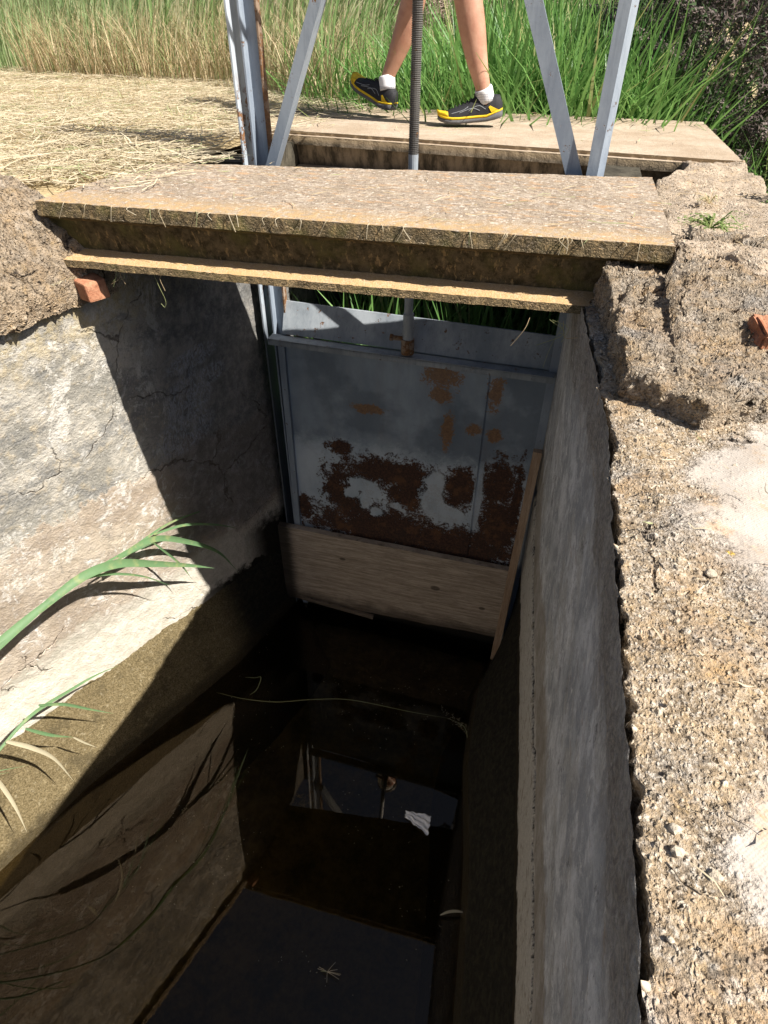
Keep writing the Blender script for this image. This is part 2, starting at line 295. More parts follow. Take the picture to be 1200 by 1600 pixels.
def gatemat():
    m=M('gate_steel',.6,.4); x,y,z=m.sep(); n1=m.noise(5,6,.65,vec=m.sc((1,1,.5))); n2=m.noise(16,8,.78,dist=.4); n3=m.noise(90,5,.75)
    st=m.noise(26,6,.7,vec=m.sc((1,1,.10)))
    c=m.mix(m.rg(n1,.3,.7),(.19,.24,.30),(.32,.38,.45)); c=m.mix(m.rg(st,.45,.68,0,.55),c,(.26,.30,.34)); c=m.mix(m.rg(m.noise(3,5),.48,.62,0,.6),c,(.10,.13,.17))
    c=m.mix(m.mul(m.rg(m.add(z,m.mul(m.sub(n2,.5),.25)),-1.10,-1.24),.75),c,m.mix(m.rg(n1,.35,.65),(.46,.54,.62),(.64,.71,.77)))
    w=m.add(m.mul(m.sub(n2,.5),3.8),m.mul(m.sub(n3,.5),2.6))
    xs=x
    dk=m.ell(xs,z,[(.70,-1.285,.28,.10),(.46,-1.43,.13,.19),(.78,-1.36,.13,.16),(.66,-1.64,.44,.17),(1.02,-1.31,.10,.13),(1.03,-1.66,.40,.15),(1.19,-1.25,.085,.16),(1.215,-1.5,.12,.24),(1.275,-1.38,.03,.27),(.24,-1.58,.045,.10),(.44,-1.18,.075,.045)])
    br=m.ell(xs,z,[(.54,-1.38,.085,.045),(.50,-1.43,.04,.05),(.56,-1.46,.03,.07),(.62,-1.53,.04,.03),(.90,-1.30,.05,.07),(.88,-1.40,.06,.08),(.96,-1.47,.075,.05),(.72,-1.47,.03,.02),(1.10,-1.36,.02,.2)])
    kd=m.rg(m.add(m.mul(dk,1.5),w),.10,.34); kb=m.rg(m.add(m.mul(br,1.5),m.mul(w,1.15)),.08,.24); kd=m.mul(kd,m.sub(1,kb))
    og=m.ell(xs,z,[(.58,-.96,.10,.028),(.90,-.85,.05,.05),(.94,-1.01,.035,.11),(1.12,-.80,.04,.09),(1.05,-.99,.04,.03),(1.14,-1.0,.04,.04),(.90,-.76,.09,.07)])
    ko=m.mul(m.rg(m.add(m.mul(og,1.5),m.mul(w,1.1)),.10,.5),.85)
    edge=m.mul(m.rg(m.add(m.mul(dk,1.5),w),.02,.14),m.rg(m.add(m.mul(dk,1.5),w),.3,.18))
    c=m.mix(m.mul(m.rg(m.noise(5,7,.75,vec=m.sc((1,1,.4),off=(7,0,1))),.54,.66),m.rg(z,-1.7,-.8,.40,.08)),c,(.20,.155,.13)); c=m.mix(ko,c,m.mix(m.rg(n3,.3,.7),(.14,.06,.02),(.30,.16,.06)))
    rust=m.mix(m.rg(n3,.42,.62),(.035,.020,.016),(.105,.050,.030)); rust=m.mix(m.mul(m.rg(m.noise(14,6,.75,vec=m.sc(off=(3,3,3))),.52,.64),.7),rust,(.16,.075,.035)); rust=m.mix(m.rg(m.noise(9,6,.75,vec=m.sc((1,1,.3),off=(3,1,3))),.56,.66,0,.6),rust,(.03,.022,.02)); c=m.mix(kd,c,rust); c=m.mix(m.mul(edge,.3),c,(.20,.09,.03))
    c=m.mix(m.rg(z,-2.10,-2.16),c,(.012,.010,.007))
    m.col(c); m.ro(m.rg(kd,0,1,.5,.9)); m.bump(m.add(m.mul(kd,-.8),m.mul(n3,.35)),.003); return m
def wood(name,a,b,axis='x',dark=(.05,.035,.025)):
    m=M(name,.85,.2); s={'x':(.6,1,9),'z':(9,9,.5)}[axis]; n=m.noise(9,7,.7,vec=m.sc(s),dist=.6); n2=m.noise(40,5,.7,vec=m.sc(s)); x,y,z=m.sep()
    c=m.mix(m.rg(n,.35,.65),a,b); c=m.mix(m.rg(n2,.5,.7,0,.6),c,dark)
    k=m.ell(x,z,[(.95,-1.92,.03,.02),(.45,-1.84,.02,.012),(1.2,-2.0,.02,.014)]) if axis=='x' else None
    if k is not None:
        c=m.mix(m.rg(k,0,.4,0,.7),c,dark); c=m.mix(m.rg(m.add(z,m.mul(m.sub(m.noise(8,5),.5),.15)),-2.10,-2.2,0,.75),c,dark)
        c=m.mix(m.mul(m.rg(m.add(x,m.mul(m.sub(n2,.5),.12)),.20,.14),.9),c,(.012,.01,.008))
    m.col(c); m.bump(m.add(n,m.mul(n2,.6)),.003); return m
def leafm(name,a,b,c3=None,tr=.35,rough=.55,f3=.2):
    m=M(name,rough,.3); i=m.isl(); c=m.mix(i,a,b)
    if c3: c=m.mix(m.math('LESS_THAN',m.math('FRACT',m.mul(i,17.3)),f3),c,c3)
    c=m.mix(m.mul(m.noise(40,3),.35),c,tuple(q*.6 for q in a)); m.col(c)
    t=m.n('ShaderNodeBsdfTranslucent'); m.put(t.inputs[0],m.mix(.5,c,tuple(min(1,q*1.4) for q in b))); mx=m.n('ShaderNodeMixShader'); mx.inputs[0].default_value=tr
    m.l(m.b.outputs[0],mx.inputs[1]); m.l(t.outputs[0],mx.inputs[2]); m.l(mx.outputs[0],m.o.inputs['Surface']); return m
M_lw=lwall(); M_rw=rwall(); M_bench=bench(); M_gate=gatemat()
M_mud=rough_simple('canal_mud',(.03,.025,.012),(.12,.095,.05),7,.9)
M_dark=rough_simple('damp_concrete',(.03,.027,.02),(.09,.08,.06),14)
M_frame=metal('painted_steel',(.21,.25,.31),(.16,.075,.03),.3,.5,pale=(.32,.37,.43))
M_frameR=metal('painted_steel_peeling',(.36,.41,.46),(.20,.10,.05),1.2,.5,lim=.14,pale=(.52,.57,.62))
M_rusty=metal('rusty_steel',(.22,.15,.10),(.12,.06,.03),1.5,.8,pale=(.36,.27,.2))
M_dsteel=metal('gate_upper_steel',(.20,.23,.26),(.13,.06,.03),.45,.55,pale=(.34,.37,.40))
M_rod=metal('threaded_steel',(.07,.066,.062),(.06,.04,.03),.6,.5,pale=(.15,.145,.135))
M_pipe=metal('galvanised_steel',(.26,.29,.32),(.2,.10,.05),.5,.45,pale=(.42,.45,.48))
M_plank=wood('weathered_plank',(.31,.25,.19),(.54,.45,.36)); M_batten=wood('batten_wood',(.34,.23,.15),(.48,.36,.26),'z')
M_brick=rough_simple('brick',(.30,.12,.065),(.48,.25,.15),25,.95,.006)
M_ground=rough_simple('dry_ground',(.30,.23,.13),(.52,.42,.25),20,.95)
M_soil=rough_simple('dark_soil',(.05,.04,.025),(.13,.10,.06),12,.95)
M_hay=leafm('mown_straw',(.50,.415,.275),(.74,.655,.49),(.33,.37,.18),.2,.6,.10)
M_dry=leafm('dry_grass',(.46,.35,.20),(.70,.58,.38),(.32,.38,.17),.3,.6,.25)
def fieldm():
    m=leafm('field_grass',(.16,.28,.09),(.32,.44,.19),(.60,.54,.36),.35,.5,.42); b=m.b.inputs['Base Color'].links[0].from_socket
    x,y,z=m.sep(); n=m.noise(1.1,4); k=m.mul(m.rg(m.add(x,m.mul(m.sub(n,.5),1.6)),-1.7,-2.5),.6); m.col(m.mix(k,b,m.mix(m.isl(),(.22,.34,.14),(.46,.54,.32)))); return m
M_green=leafm('green_reed',(.075,.19,.045),(.22,.40,.11),(.50,.48,.22),.35,.42,.07)
M_field=fieldm()
M_giant=leafm('giant_reed_leaf',(.13,.23,.11),(.17,.30,.14),None,.3,.55)
gb=M_giant.b.inputs['Base Color'].links[0].from_socket; M_giant.col(M_giant.mix(M_giant.rg(M_giant.noise(18,4),.5,.68,0,.6),gb,(.34,.36,.16)))
M_giantdry=leafm('dry_reed_leaf',(.52,.47,.33),(.62,.56,.40),None,.3,.6)
M_tamd=leafm('tamarisk_dark',(.07,.058,.05),(.32,.25,.23),(.05,.10,.03),.2,.7,.3)
M_tamp=leafm('tamarisk_pale',(.34,.25,.20),(.52,.40,.34),(.12,.16,.06),.3,.7,.25)
M_weed=leafm('weed_leaf',(.12,.20,.05),(.26,.34,.12),(.38,.36,.18),.3,.5,.15)
M_stem=rough_simple('woody_stem',(.06,.045,.03),(.14,.11,.08),40)

# ---------------------------------------------------------------- canal walls
def xl(y,z):      # left wall: splays away from the canal towards the viewer
    t=min(max((-.18-z)/1.67,0),1); s=.12+.31*min(1,t*1.15)
    yy=max(y,-1.9)
    return .10-s*(.8-yy)-.17*(1-t)*max(0,-yy) if y<.8 else .10
def xr(y,z):
    t=min(max((-.17-z)/1.68,0),1)
    top=1.335+.067*min(max((.15-y)/.7,0),1)+.012*min(max((-.7-y)/.5,0),1); bot=1.36+.088*min(max(.8-y,0),2.7)
    return top*(1-t)+bot*t
def wallmesh(fx,y0,y1,z0,z1,flip,st=.011,far=None):
    ys=stations(-1.75,y1,st); ys=stations(y0,-1.75,.15)[:-1]+ys
    return grid(lambda y,z:(fx(y,z),y,z),ys,stations(z0,z1,st),flip)
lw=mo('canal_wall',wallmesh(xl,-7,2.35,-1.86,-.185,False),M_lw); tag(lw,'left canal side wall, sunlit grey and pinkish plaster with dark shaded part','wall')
rw=mo('canal_wall',wallmesh(xr,-7,2.35,-1.86,-.14,True),M_rw); tag(rw,'right canal side wall, shaded streaky grey plaster with long cracks below the pebbly kerb','wall')
# sloping benches at the wall feet, reaching below the water
def bl(y,t):
    xb=xl(y,-1.86)-.004; w=.11+.05*min(max((-.5-y)/.4,0),1)-.09*min(max((y-.3)/.5,0),1); w=w*.37/.37
    z=-1.83-1.15*t; inn=w*min(1,t*1.15/.37)+.25*max(0,(t*1.15-.37)); return (xb+inn,y,z+.01*nz(y*5,t*7))
def br(y,t):
    xb=xr(y,-1.86)+.004; w=.12+.04*math.exp(-((y-.1)/.35)**2)-.10*min(max((y-.45)/.35,0),1)
    z=-1.83-1.15*t; inn=w*min(1,t*1.15/.37)+.2*max(0,(t*1.15-.37)); return (xb-inn,y,z)
ys=stations(-7,-1.75,.15)[:-1]+stations(-1.75,.85,.012)
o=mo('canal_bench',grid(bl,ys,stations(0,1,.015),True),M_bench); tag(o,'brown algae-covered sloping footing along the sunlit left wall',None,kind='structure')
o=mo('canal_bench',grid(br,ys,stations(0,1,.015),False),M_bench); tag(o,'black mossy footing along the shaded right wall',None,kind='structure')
o=mo('canal_bed',grid(lambda x,y:(x,y,-2.93+.04*nz(x*3,y*3)),stations(-3.2,3.2,.1),stations(-7.2,2.4,.1)),M_mud); tag(o,'dark muddy canal bottom',kind='structure')
# water
w=M('canal_water',0,.5); w.t.nodes.remove(w.b)
fr=w.n('ShaderNodeFresnel'); fr.inputs['IOR'].default_value=1.52
gl=w.n('ShaderNodeBsdfGlossy'); gl.inputs['Roughness'].default_value=.0; gl.inputs['Color'].default_value=(.95,.80,.64,1)
tr=w.n('ShaderNodeBsdfTransparent'); tr.inputs['Color'].default_value=(.60,.53,.36,1); mx=w.n('ShaderNodeMixShader')
bp=w.n('ShaderNodeBump'); w.put(bp.inputs['Height'],w.noise(3,2,.4)); bp.inputs['Distance'].default_value=.0006; bp.inputs['Strength'].default_value=.4
w.l(bp.outputs[0],gl.inputs['Normal']); w.l(fr.outputs[0],mx.inputs[0]); w.l(tr.outputs[0],mx.inputs[1]); w.l(gl.outputs[0],mx.inputs[2]); w.l(mx.outputs[0],w.o.inputs['Surface'])
o=mo('water',mesh([(-3,-6.9,WZ(-3)),(3.2,-6.9,WZ(3.2)),(3.2,.80,WZ(3.2)),(-3,.80,WZ(-3))],[(0,1,2,3)]),w); tag(o,'still dark canal water reflecting wall and sky',kind='structure')

# ---------------------------------------------------------------- ground
def gz(x,y): return .012*nz(x*2,y*2)+.004*nz(x*9,y*9)
B0=B()
def quad(b,x0,x1,y0,y1,z): b.V+=[(x0,y0,z),(x1,y0,z),(x1,y1,z),(x0,y1,z)]; k=len(b.V); b.F.append((k-4,k-3,k-2,k-1))
gl_=B()
quad(gl_,-400,-1.2,-300,400,-.035); quad(gl_,-1.2,-.95,-300,-1.0,-.035);
quad(gl_,-1.2,-.02,2.3,400,-.035); quad(gl_,-.02,2.2,5.2,400,-.035); quad(gl_,2.2,400,-300,400,-.40)
quad(gl_,-.30,2.2,-300,-7,-.2)
k=len(gl_.V); gl_.V+=[(-1.2,-1.0,-.035),(-.85,-1.0,-.035),(-.45,.0,-.035),(-.10,.10,-.035),(-.02,2.3,-.035),(-1.2,2.3,-.035)]; gl_.F.append((k,k+1,k+2,k+3,k+4,k+5))
o=gl_.build('ground',M_ground); tag(o,kind='structure')
o=mo('soil_bank',grid(lambda x,y:(x,y,-.42+.03*nz(x,y,0,3)+.28*max(0,1-abs(x-1.9)/.12)),stations(1.82,2.3,.04),stations(-6.9,5.2,.1)),M_soil); tag(o,kind='structure')
o=mo('canal_bank',grid(lambda x,y:(x,y,-1.25+1.2*min(1,max(0,(y-3.2)/2.0))+.04*nz(x,y,0,4)),stations(-.05,2.25,.06),stations(2.25,5.25,.06)),M_soil); tag(o,kind='structure')
o=B().box(-.3,.105,-.0,2.36,-1.9,-.2).V
b=B(); b.box(.02,.098,.86,2.34,-2.9,-.04); o=b.build('pit_lining',M_dark); tag(o,kind='structure')
b=B(); b.box(1.345,1.50,.86,2.34,-2.9,-.04); o=b.build('pit_lining',M_dark); tag(o,kind='structure')
b=B(); b.box(.1,1.345,1.5,2.3,-1.62,-1.55); o=b.build('pit_floor',M_dark); tag(o,kind='structure')
b=B(); b.box(-1.4,-.06,2.28,2.34,-1.6,-.06).box(1.50,1.9,2.24,2.30,-1.6,-.03); o=b.build('bank_wall',M_dark); tag(o,kind='structure')

# ---------------------------------------------------------------- left mound of rubble over the wall
def lm(x,t):      # t 0 at wall-top edge, 1 at the hay
    y0=-.30+.29*min(1,max(0,(x+.42)/.40)); 
    edge=-.215+.02*nz(x*8,3); y=y0-.05+.40*t
    z=edge+(.245+.02*nz(x*6,1))*min(1,t*1.25)**.6+.02*nz(x*9,y*9)
    return (x,y,z)
def lmound(y,u):  # u across from wall edge (0) to land (1)
    e=xl(y,-.19)+.006+.014*nz(y*7,5.)-.0
    if u<.16:
        q=u/.16; return (e-.02*(1-q)*0+.008*math.sin(q*3), y, -.265+.075*q+.014*nz(y*11,2))
    q=(u-.16)/.84
    rise=.215*min(1,max(0,(y+.36)/.34))**.8*min(1,(q*2.2))**.55+.05*math.exp(-((y+.02)/.09)**2)*math.exp(-((q-.22)/.14)**2)
    rise=max(rise,.165*min(1,q*1.25))
    return (e-.55*q, y, -.19+rise+.028*nz(y*7,q*6)+.012*nz(y*19,q*16))
o=mo('rubble_mound',grid(lmound,stations(-7,-1.9,.08)[:-1]+stations(-1.9,.10,.006),stations(0,1,.012)),M_rubL); tag(o,'brown rubble and mortar heap on top of left wall beside slab end','rubble')
b=B(); b.hexa([Vector((-.005,-.035,-.245))+Vector(p) for p in((0,0,0),(.05,-.02,0),(.075,.04,.0),(.02,.06,0),(-.005,0,.055),(.045,-.02,.05),(.07,.04,.052),(.02,.06,.06))])
o=b.build('brick_piece',M_brick,bevel=.006); tag(o,'small orange brick end wedged under left slab corner','brick')

# ---------------------------------------------------------------- slabs (inverted I profile beams)
def slab(name,X0,X1,front,rear,st,mat,label,dz=0,depth=.162,edge=.006,toe=0,strip=0):
    P=lambda yf,yr:[(yr,0),(yf+strip,0),(yf+strip+.002,-.55*strip),(yf,-.55*strip-.001),(yf-.002,-.034-strip*.5),(yf+.034,-.05),(yf+.055,-.128),(yf-.012-toe,-.140-toe*.1),(yf-.014-toe,-depth-toe*.1+.004),(yf+.16,-depth),(yr-.16,-depth),(yr+.0,-depth+.004),(yr-.002,-.14),(yr-.06,-.128),(yr-.045,-.05),(yr,-.034)]
    xs=stations(X0,X1,st)
    cnt=[max(1,int(math.hypot(a[0]-b_[0],a[1]-b_[1])/st)) for a,b_ in zip(P(0,.7),P(0,.7)[1:]+P(0,.7)[:1])]
    V=[];n=sum(cnt)
    for x in xs:
        p=P(front(x)+edge*nz(x*9,1)+edge*.8*nz(x*40,4)+edge*2*max(0,nz(x*13,8.)-.33),rear(x)+edge*1.5*nz(x*7,9))
        for i,c in enumerate(cnt):
            a=p[i];q=p[(i+1)%len(p)]
            for j in range(c):
                t=j/c; V.append((x,a[0]+(q[0]-a[0])*t,a[1]+(q[1]-a[1])*t+dz))
    F=[]
    for i in range(len(xs)-1):
        for j in range(n):
            k=(j+1)%n; F.append((i*n+j,i*n+k,(i+1)*n+k,(i+1)*n+j))
    me=bpy.data.meshes.new('m'); F.append(tuple(range(n))[::-1]); F.append(tuple((len(xs)-1)*n+j for j in range(n)))
    me.from_pydata(V,[],F); me.update()
    bm=bmesh.new(); bm.from_mesh(me); bmesh.ops.recalc_face_normals(bm,faces=bm.faces); bm.to_mesh(me); bm.free()
    o=mo(name,me,mat,smooth='sharp'); return tag(o,label,'slab')
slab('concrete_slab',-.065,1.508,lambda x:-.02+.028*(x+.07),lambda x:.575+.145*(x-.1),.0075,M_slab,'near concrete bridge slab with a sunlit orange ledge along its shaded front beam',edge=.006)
slab('concrete_slab',-.25,1.83,lambda x:1.37-.115*x,lambda x:2.35-.05*x,.012,M_rear,'far concrete bridge slab the walker is stepping along',dz=-.002,toe=.22,strip=.022)

# apron joining the two slabs on the right
def apron(x,y):
    edge=1.515+.11*min(1,max(0,(y-.75)/.4)) if y>.70 else 1.508
    z=-.012+.018*nz(x*7,y*7)+.010*nz(x*19,y*19)+.020*math.exp(-((x-1.58)/.08)**2-((y-.72)/.14)**2)-.03*max(0,1-(y-.01)/.08)
    right=1.84+.02*nz(y*6)+(.0 if y>.55 else -.0)
    if x>right: z-=.35*(x-right)/.1
    return (x,y,z)
def apron_uv(y,u):
    e=(1.512 if y<.72 else 1.512+.13*min(1,(y-.72)/.35))+.01*nz(y*13,3)
    rt=1.845+.02*nz(y*6)
    if u<.05: return (e,y,-.12+.11*u/.05)
    if u>.93: return (rt+.02*(u-.93)/.07,y,-.02-.30*(u-.93)/.07)
    x=e+(rt-e)*(u-.05)/.88; p=apron(x,y); return (x,y,p[2])
M_apr=coarse('apron_concrete',tan=(.42,.335,.25),dark=(.24,.18,.125),stone=(.56,.49,.40),lich=.35,dscale=.007,pscale=90,grey=.15)
o=mo('concrete_apron',grid(apron_uv,stations(.01,1.24,.007),stations(0,1,.016)),M_apr); tag(o,'worn concrete patch joining both slabs on the right',kind='structure')

# ---------------------------------------------------------------- right kerb on the wall and the rubble lump
def curb(y,u):
    e=xr(y,-.17)+.000; rag=.011*nz(y*11,7)+.008*nz(y*33,2)+.006*nz(y*80,2)
    if u<.10:
        q=u/.10; return (e+rag*q+.004*(1-q), y, -.215+.078*q+.006*nz(y*30,q*4))
    q=(u-.10)/.90; x=e+rag*(1-q)+.52*q
    return (x,y,-.130+.010*nz(x*9,y*9)+.008*min(1,q*8)-.008)
ysn=stations(-7,-1.55,.12)[:-1]+stations(-1.55,-.30,.0032)+stations(-.30,.05,.012)[1:]
o=mo('wall_kerb',grid(curb,ysn,stations(0,.1,.012)[:-1]+stations(.1,.62,.0058)+stations(.62,1,.02)[1:],True),M_curb); tag(o,'sunlit pebbly kerb along the top of the right wall with pale mortar patches','kerb')
def fb(x):     # front edge of the lump
    pts=[(1.30,-.38),(1.40,-.42),(1.46,-.465),(1.50,-.49),(1.54,-.525),(1.60,-.48),(1.70,-.46),(1.95,-.40)]
    for (a,b_),(c,d) in zip(pts,pts[1:]):
        if a<=x<=c: return b_+(d-b_)*(x-a)/(c-a)
    return pts[-1][1]
def lump(u,v):
    # u across X, v from front foot (0) up over the top (1)
    e=1.345+.02*nz(v*5,3)
    if u<.10:
        q=u/.10; x=e+.015*q+.006*nz(v*18,5)+.055*min(1,max(0,(1-v)*1.3)); side=1-q
    else:
        q=(u-.10)/.90; side=0; x=e+.015+.055*min(1,max(0,(1-v)*1.3))+(1.93-e)*q
    yf=fb(min(max(x,1.3),1.94))+.018*nz(x*20,1)+.01*nz(x*50,1)
    if v<.07: y=yf; t=v/.07; z=-.15+.055*t
    else:
        t=(v-.07)/.93; y=yf+(.13-yf)*t
        top=-.088+.042*t+(.052*t if x>1.5 else .0)
        if x<1.515 and y>-.03: top=min(top,-.056)
        z=top+.016*nz(x*10,y*10)+.010*nz(x*24,y*24)
        # furrows in the lump near the slab end
        z-=.018*math.exp(-((x-1.41-.20*(y+.1))/.008)**2)*(1 if -.28<y<-.02 else 0)
        z-=.016*math.exp(-((x-1.45-.15*(y+.1))/.008)**2)*(1 if -.22<y<-.05 else 0)
    if side>0: z-=side*(.10+.05*max(0,1-abs(y)/.3))
    return (x,y,z)
o=mo('rubble_lump',grid(lump,stations(0,1,.0088),stations(0,1,.0075),False),M_rub); tag(o,'dark rough mortar lump at right end of near slab with a cracked front edge','rubble')
# loose stones, bricks
def stone(name,c,r,seed,mat,label,cat='stone',sq=(1,1,.7),group=None,sub=3):
    b=B(); b.blob((0,0,0),r,seed,sq,sub,.45); o=b.build(name,mat,smooth=False); o.location=c; return tag(o,label,cat,group)
M_stone=rough_simple('pale_stone',(.40,.34,.26),(.62,.54,.43),60,.95)
for i in range(34):
    y=-1.32+random.random()*.78; x=1.415+random.random()*.2
    stone('pebble',(x,y,-.1340+random.random()*.003),.0026+.0048*random.random()**2.2,i,M_stone,'loose pale pebble among the grit on the right kerb','pebble',(1,.8,.7),'pebbles on the right kerb',2)
def brick(c,r,ang,label):
    bm=bmesh.new(); bmesh.ops.create_cube(bm,size=2); bmesh.ops.bevel(bm,geom=bm.edges[:],offset=.18,segments=2,affect='EDGES'); bmesh.ops.subdivide_edges(bm,edges=bm.edges[:],cuts=3,use_grid_fill=True)
    for v in bm.verts:
        k=1+.30*nz(v.co.x*1.5+c[0]*40,v.co.y*1.5,v.co.z*1.5)+.12*nz(v.co.x*5,v.co.y*5,v.co.z*5); v.co=Vector((v.co.x*r[0]*k,v.co.y*r[1]*k,v.co.z*r[2]*k))
    me=bpy.data.meshes.new('b'); bm.to_mesh(me); bm.free(); o=mo('brick_piece',me,M_brick,smooth=False); o.location=c; o.rotation_euler=ang; tag(o,label,'brick')
brick((1.645,-.285,-.062),(.020,.034,.024),(.2,.15,.25),'broken orange brick sticking out of the rubble at the right edge')
stone('mortar_chunk',(1.66,.02,-.02),.06,3,M_apr,'flat pale mortar chunk behind the dark lump at right',sq=(1,1.2,.4))
stone('mortar_chunk',(1.60,.74,-.005),.045,8,M_apr,'small mortar chunk by the right corner of the opening',sq=(1.5,.7,.4))

# ---------------------------------------------------------------- sluice gate
G=.80
gate=thing('sluice_gate','rusty blue grey steel sluice gate closing the canal under the near slab','sluice gate',(.75,G,ZW))
b=B(); b.box(.19,1.335,G+.012,G+.022,-2.35,-.672); b.build('gate_panel',M_gate,gate)
b=B(); b.hexa([(.215,G+.0,-.655),(1.33,G+.0,-.672),(1.33,G+.008,-.672),(.215,G+.008,-.655),(.215,G+.055,-.535),(1.33,G+.055,-.560),(1.33,G+.063,-.560),(.215,G+.063,-.535)]); b.build('upper_panel',M_dsteel,gate)
b=B(); b.bar((.17,G-.022,-.664),(1.335,G-.022,-.682),.006,.055); b.bar((.17,G-.047,-.676),(1.335,G-.047,-.694),.022,.005); b.build('angle_bar',M_dsteel,gate)
b=B(); b.bar((1.085,G+.009,-.70),(1.085,G+.009,-2.3),.007,.006); b.build('weld_seam',M_gate,gate)
b=B(); b.bar((.205,G+.004,-.69),(.190,G+.004,-2.3),.028,.014); b.build('edge_strip',M_frame,gate)
b=B(); b.tube([(.760,G-.03,-.66),(.760,G-.03,-.60)],.026,16); b.bar((.70,G-.034,-.60),(.742,G-.034,-.60),.014,.014); b.tube([(.70,G-.034,-.60),(.69,G-.034,-.60)],.014,8); b.build('coupling',M_rusty,gate)
b=B(); b.tube([(.760,G-.03,-.60),(.759,G-.03,.03)],.0165,16); b.tube([(.760,G-.03,-.60),(.760,G-.03,-.50)],.021,16); b.build('lift_pipe',M_pipe,gate,smooth=False)
pts=[];rs=[]
z=.03
while z<1.14:
    for dz_,rr in((0,.0145),(.0013,.0168),(.0028,.0168),(.0041,.0145)): pts.append((.759-.003*z,G-.03,z+dz_)); rs.append(rr)
    z+=.0052
b=B(); b.tube(pts,rs,14); b.build('threaded_rod',M_rod,gate,smooth=False)
# hoist frame
fr_=thing('hoist_frame','blue grey steel hoist frame of angle posts and slanting braces above the gate','steel frame',(.75,G,0))
b=B(); b.box(.136,.142,G-.010,G+.075,-2.3,1.02); b.build('post',M_frameR,fr_)['label']='pale left post plate with peeling rusty foot'
b=B(); b.box(.170,.176,G+.010,G+.050,-2.3,1.02).box(.176,.212,G+.045,G+.050,-2.3,1.02); b.build('post',M_frame,fr_)
b=B(); b.box(.217,.223,G+.035,G+.065,-2.3,1.0); b.build('guide_strip',M_rusty,fr_)
b=B(); b.box(1.312,1.345,G-.003,G+.003,-2.3,1.02); b.hexa([(1.3455,G-.002,-2.3),(1.366,G+.016,-2.3),(1.363,G+.02,-2.3),(1.342,G+.003,-2.3),(1.3455,G-.002,1.02),(1.366,G+.016,1.02),(1.363,G+.02,1.02),(1.342,G+.003,1.02)]); b.build('post',M_frame,fr_)
b=B(); b.bar((.235,G+.02,-.04),(.71,G+.0,1.02),.034,.05); b.build('brace',M_frame,fr_)
b=B(); b.bar((1.288,G+.02,-.04),(.81,G+.0,1.02),.048,.014).bar((1.268,G+.03,-.04),(.79,G+.01,1.02),.006,.03); b.build('brace',M_frame,fr_)
b=B(); b.box(.13,1.38,G-.06,G+.06,1.02,1.09); b.build('crossbar',M_frame,fr_)
b=B(); b.tube([(.755+.16*math.cos(a),G-.03+.16*math.sin(a),1.16) for a in np.linspace(0,2*math.pi,25)],.011,8,False)
for a in range(4): b.bar((.755,G-.03,1.16),(.755+.16*math.cos(a*math.pi/2),G-.03+.16*math.sin(a*math.pi/2),1.16),.014,.012)
b.tube([(.755,G-.03,1.09),(.755,G-.03,1.19)],.035,12); b.build('handwheel',M_rusty,fr_)
# plank and batten
b=B()
xs=stations(.10,1.325,.02); V=[];F=[]
for i,x in enumerate(xs):
    tz=-1.688-.016*(x-.1)+.003*nz(x*6,2); bz=-2.222+.02*x+.012*nz(x*4,7)+.006*nz(x*17,7)
    for (y,z) in((G-.045,bz),(G-.045,tz),(G-.012,tz+.001),(G-.012,bz)): V.append((x,y,z))
n=4
for i in range(len(xs)-1):
    for j in range(4):
        k=(j+1)%4; F.append((i*n+j,i*n+k,(i+1)*n+k,(i+1)*n+j))
F+=[(0,1,2,3),tuple((len(xs)-1)*4+j for j in (3,2,1,0))]
o=mo('wooden_plank',mesh(V,F),M_plank,smooth=False); tag(o,'wide weathered wooden plank set across the foot of the gate','plank')
b=B(); b.bar((1.326,G-.085,-.985),(1.305,G-.085,-2.32),.036,.03); o=b.build('wooden_batten',M_batten,bevel=.002); tag(o,'narrow upright wooden batten against the right wall in front of the gate','batten')
b=B(); b.bar((.20,G-.055,-2.19),(.62,G-.06,-2.225),.026,.012); o=b.build('wood_splinter',M_plank); tag(o,'thin broken wood strip at the waterline below the plank','wood strip')

def plain_(name,c):
    m=M(name,.6,.3); m.col(c); return m
SCRAP=(1.098,-.232)
# ---------------------------------------------------------------- vegetation helpers
def blades(n,xyf,hf,wf,bend=.35,seg=4,zf=None,dirf=None):
    """n grass blades as curved tapering ribbons -> mesh"""
    V=np.zeros((n,seg+1,2,3),np.float32)
    for i in range(n):
        x,y,z=xyf(); h=hf(x,y); w=wf(); a=random.random()*6.283 if dirf is None else dirf()
        bd=bend*(.25+random.random()*1.3); fa=a+random.uniform(-1.,1.)+1.57
        wx,wy=math.cos(fa)*w/2,math.sin(fa)*w/2; dx,dy=math.cos(a),math.sin(a)
        for k in range(seg+1):
            t=k/seg; r=h*bd*t**2.0; zz=z+h*(t-.42*bd*t**3)
            q=(1-t**2.2)*(.55+.45*min(1,t*4)) if k<seg else .04
            V[i,k,0]=(x+dx*r-wx*q,y+dy*r-wy*q,zz); V[i,k,1]=(x+dx*r+wx*q,y+dy*r+wy*q,zz)
    m=2*(seg+1); base=(np.arange(n)*m)[:,None]
    f=np.concatenate([np.array([[2*k,2*k+1,2*k+3,2*k+2]]) for k in range(seg)])[None]+base[:,:,None]
    return npmesh(V.reshape(-1,3),f.reshape(-1,4))
U=random.uniform
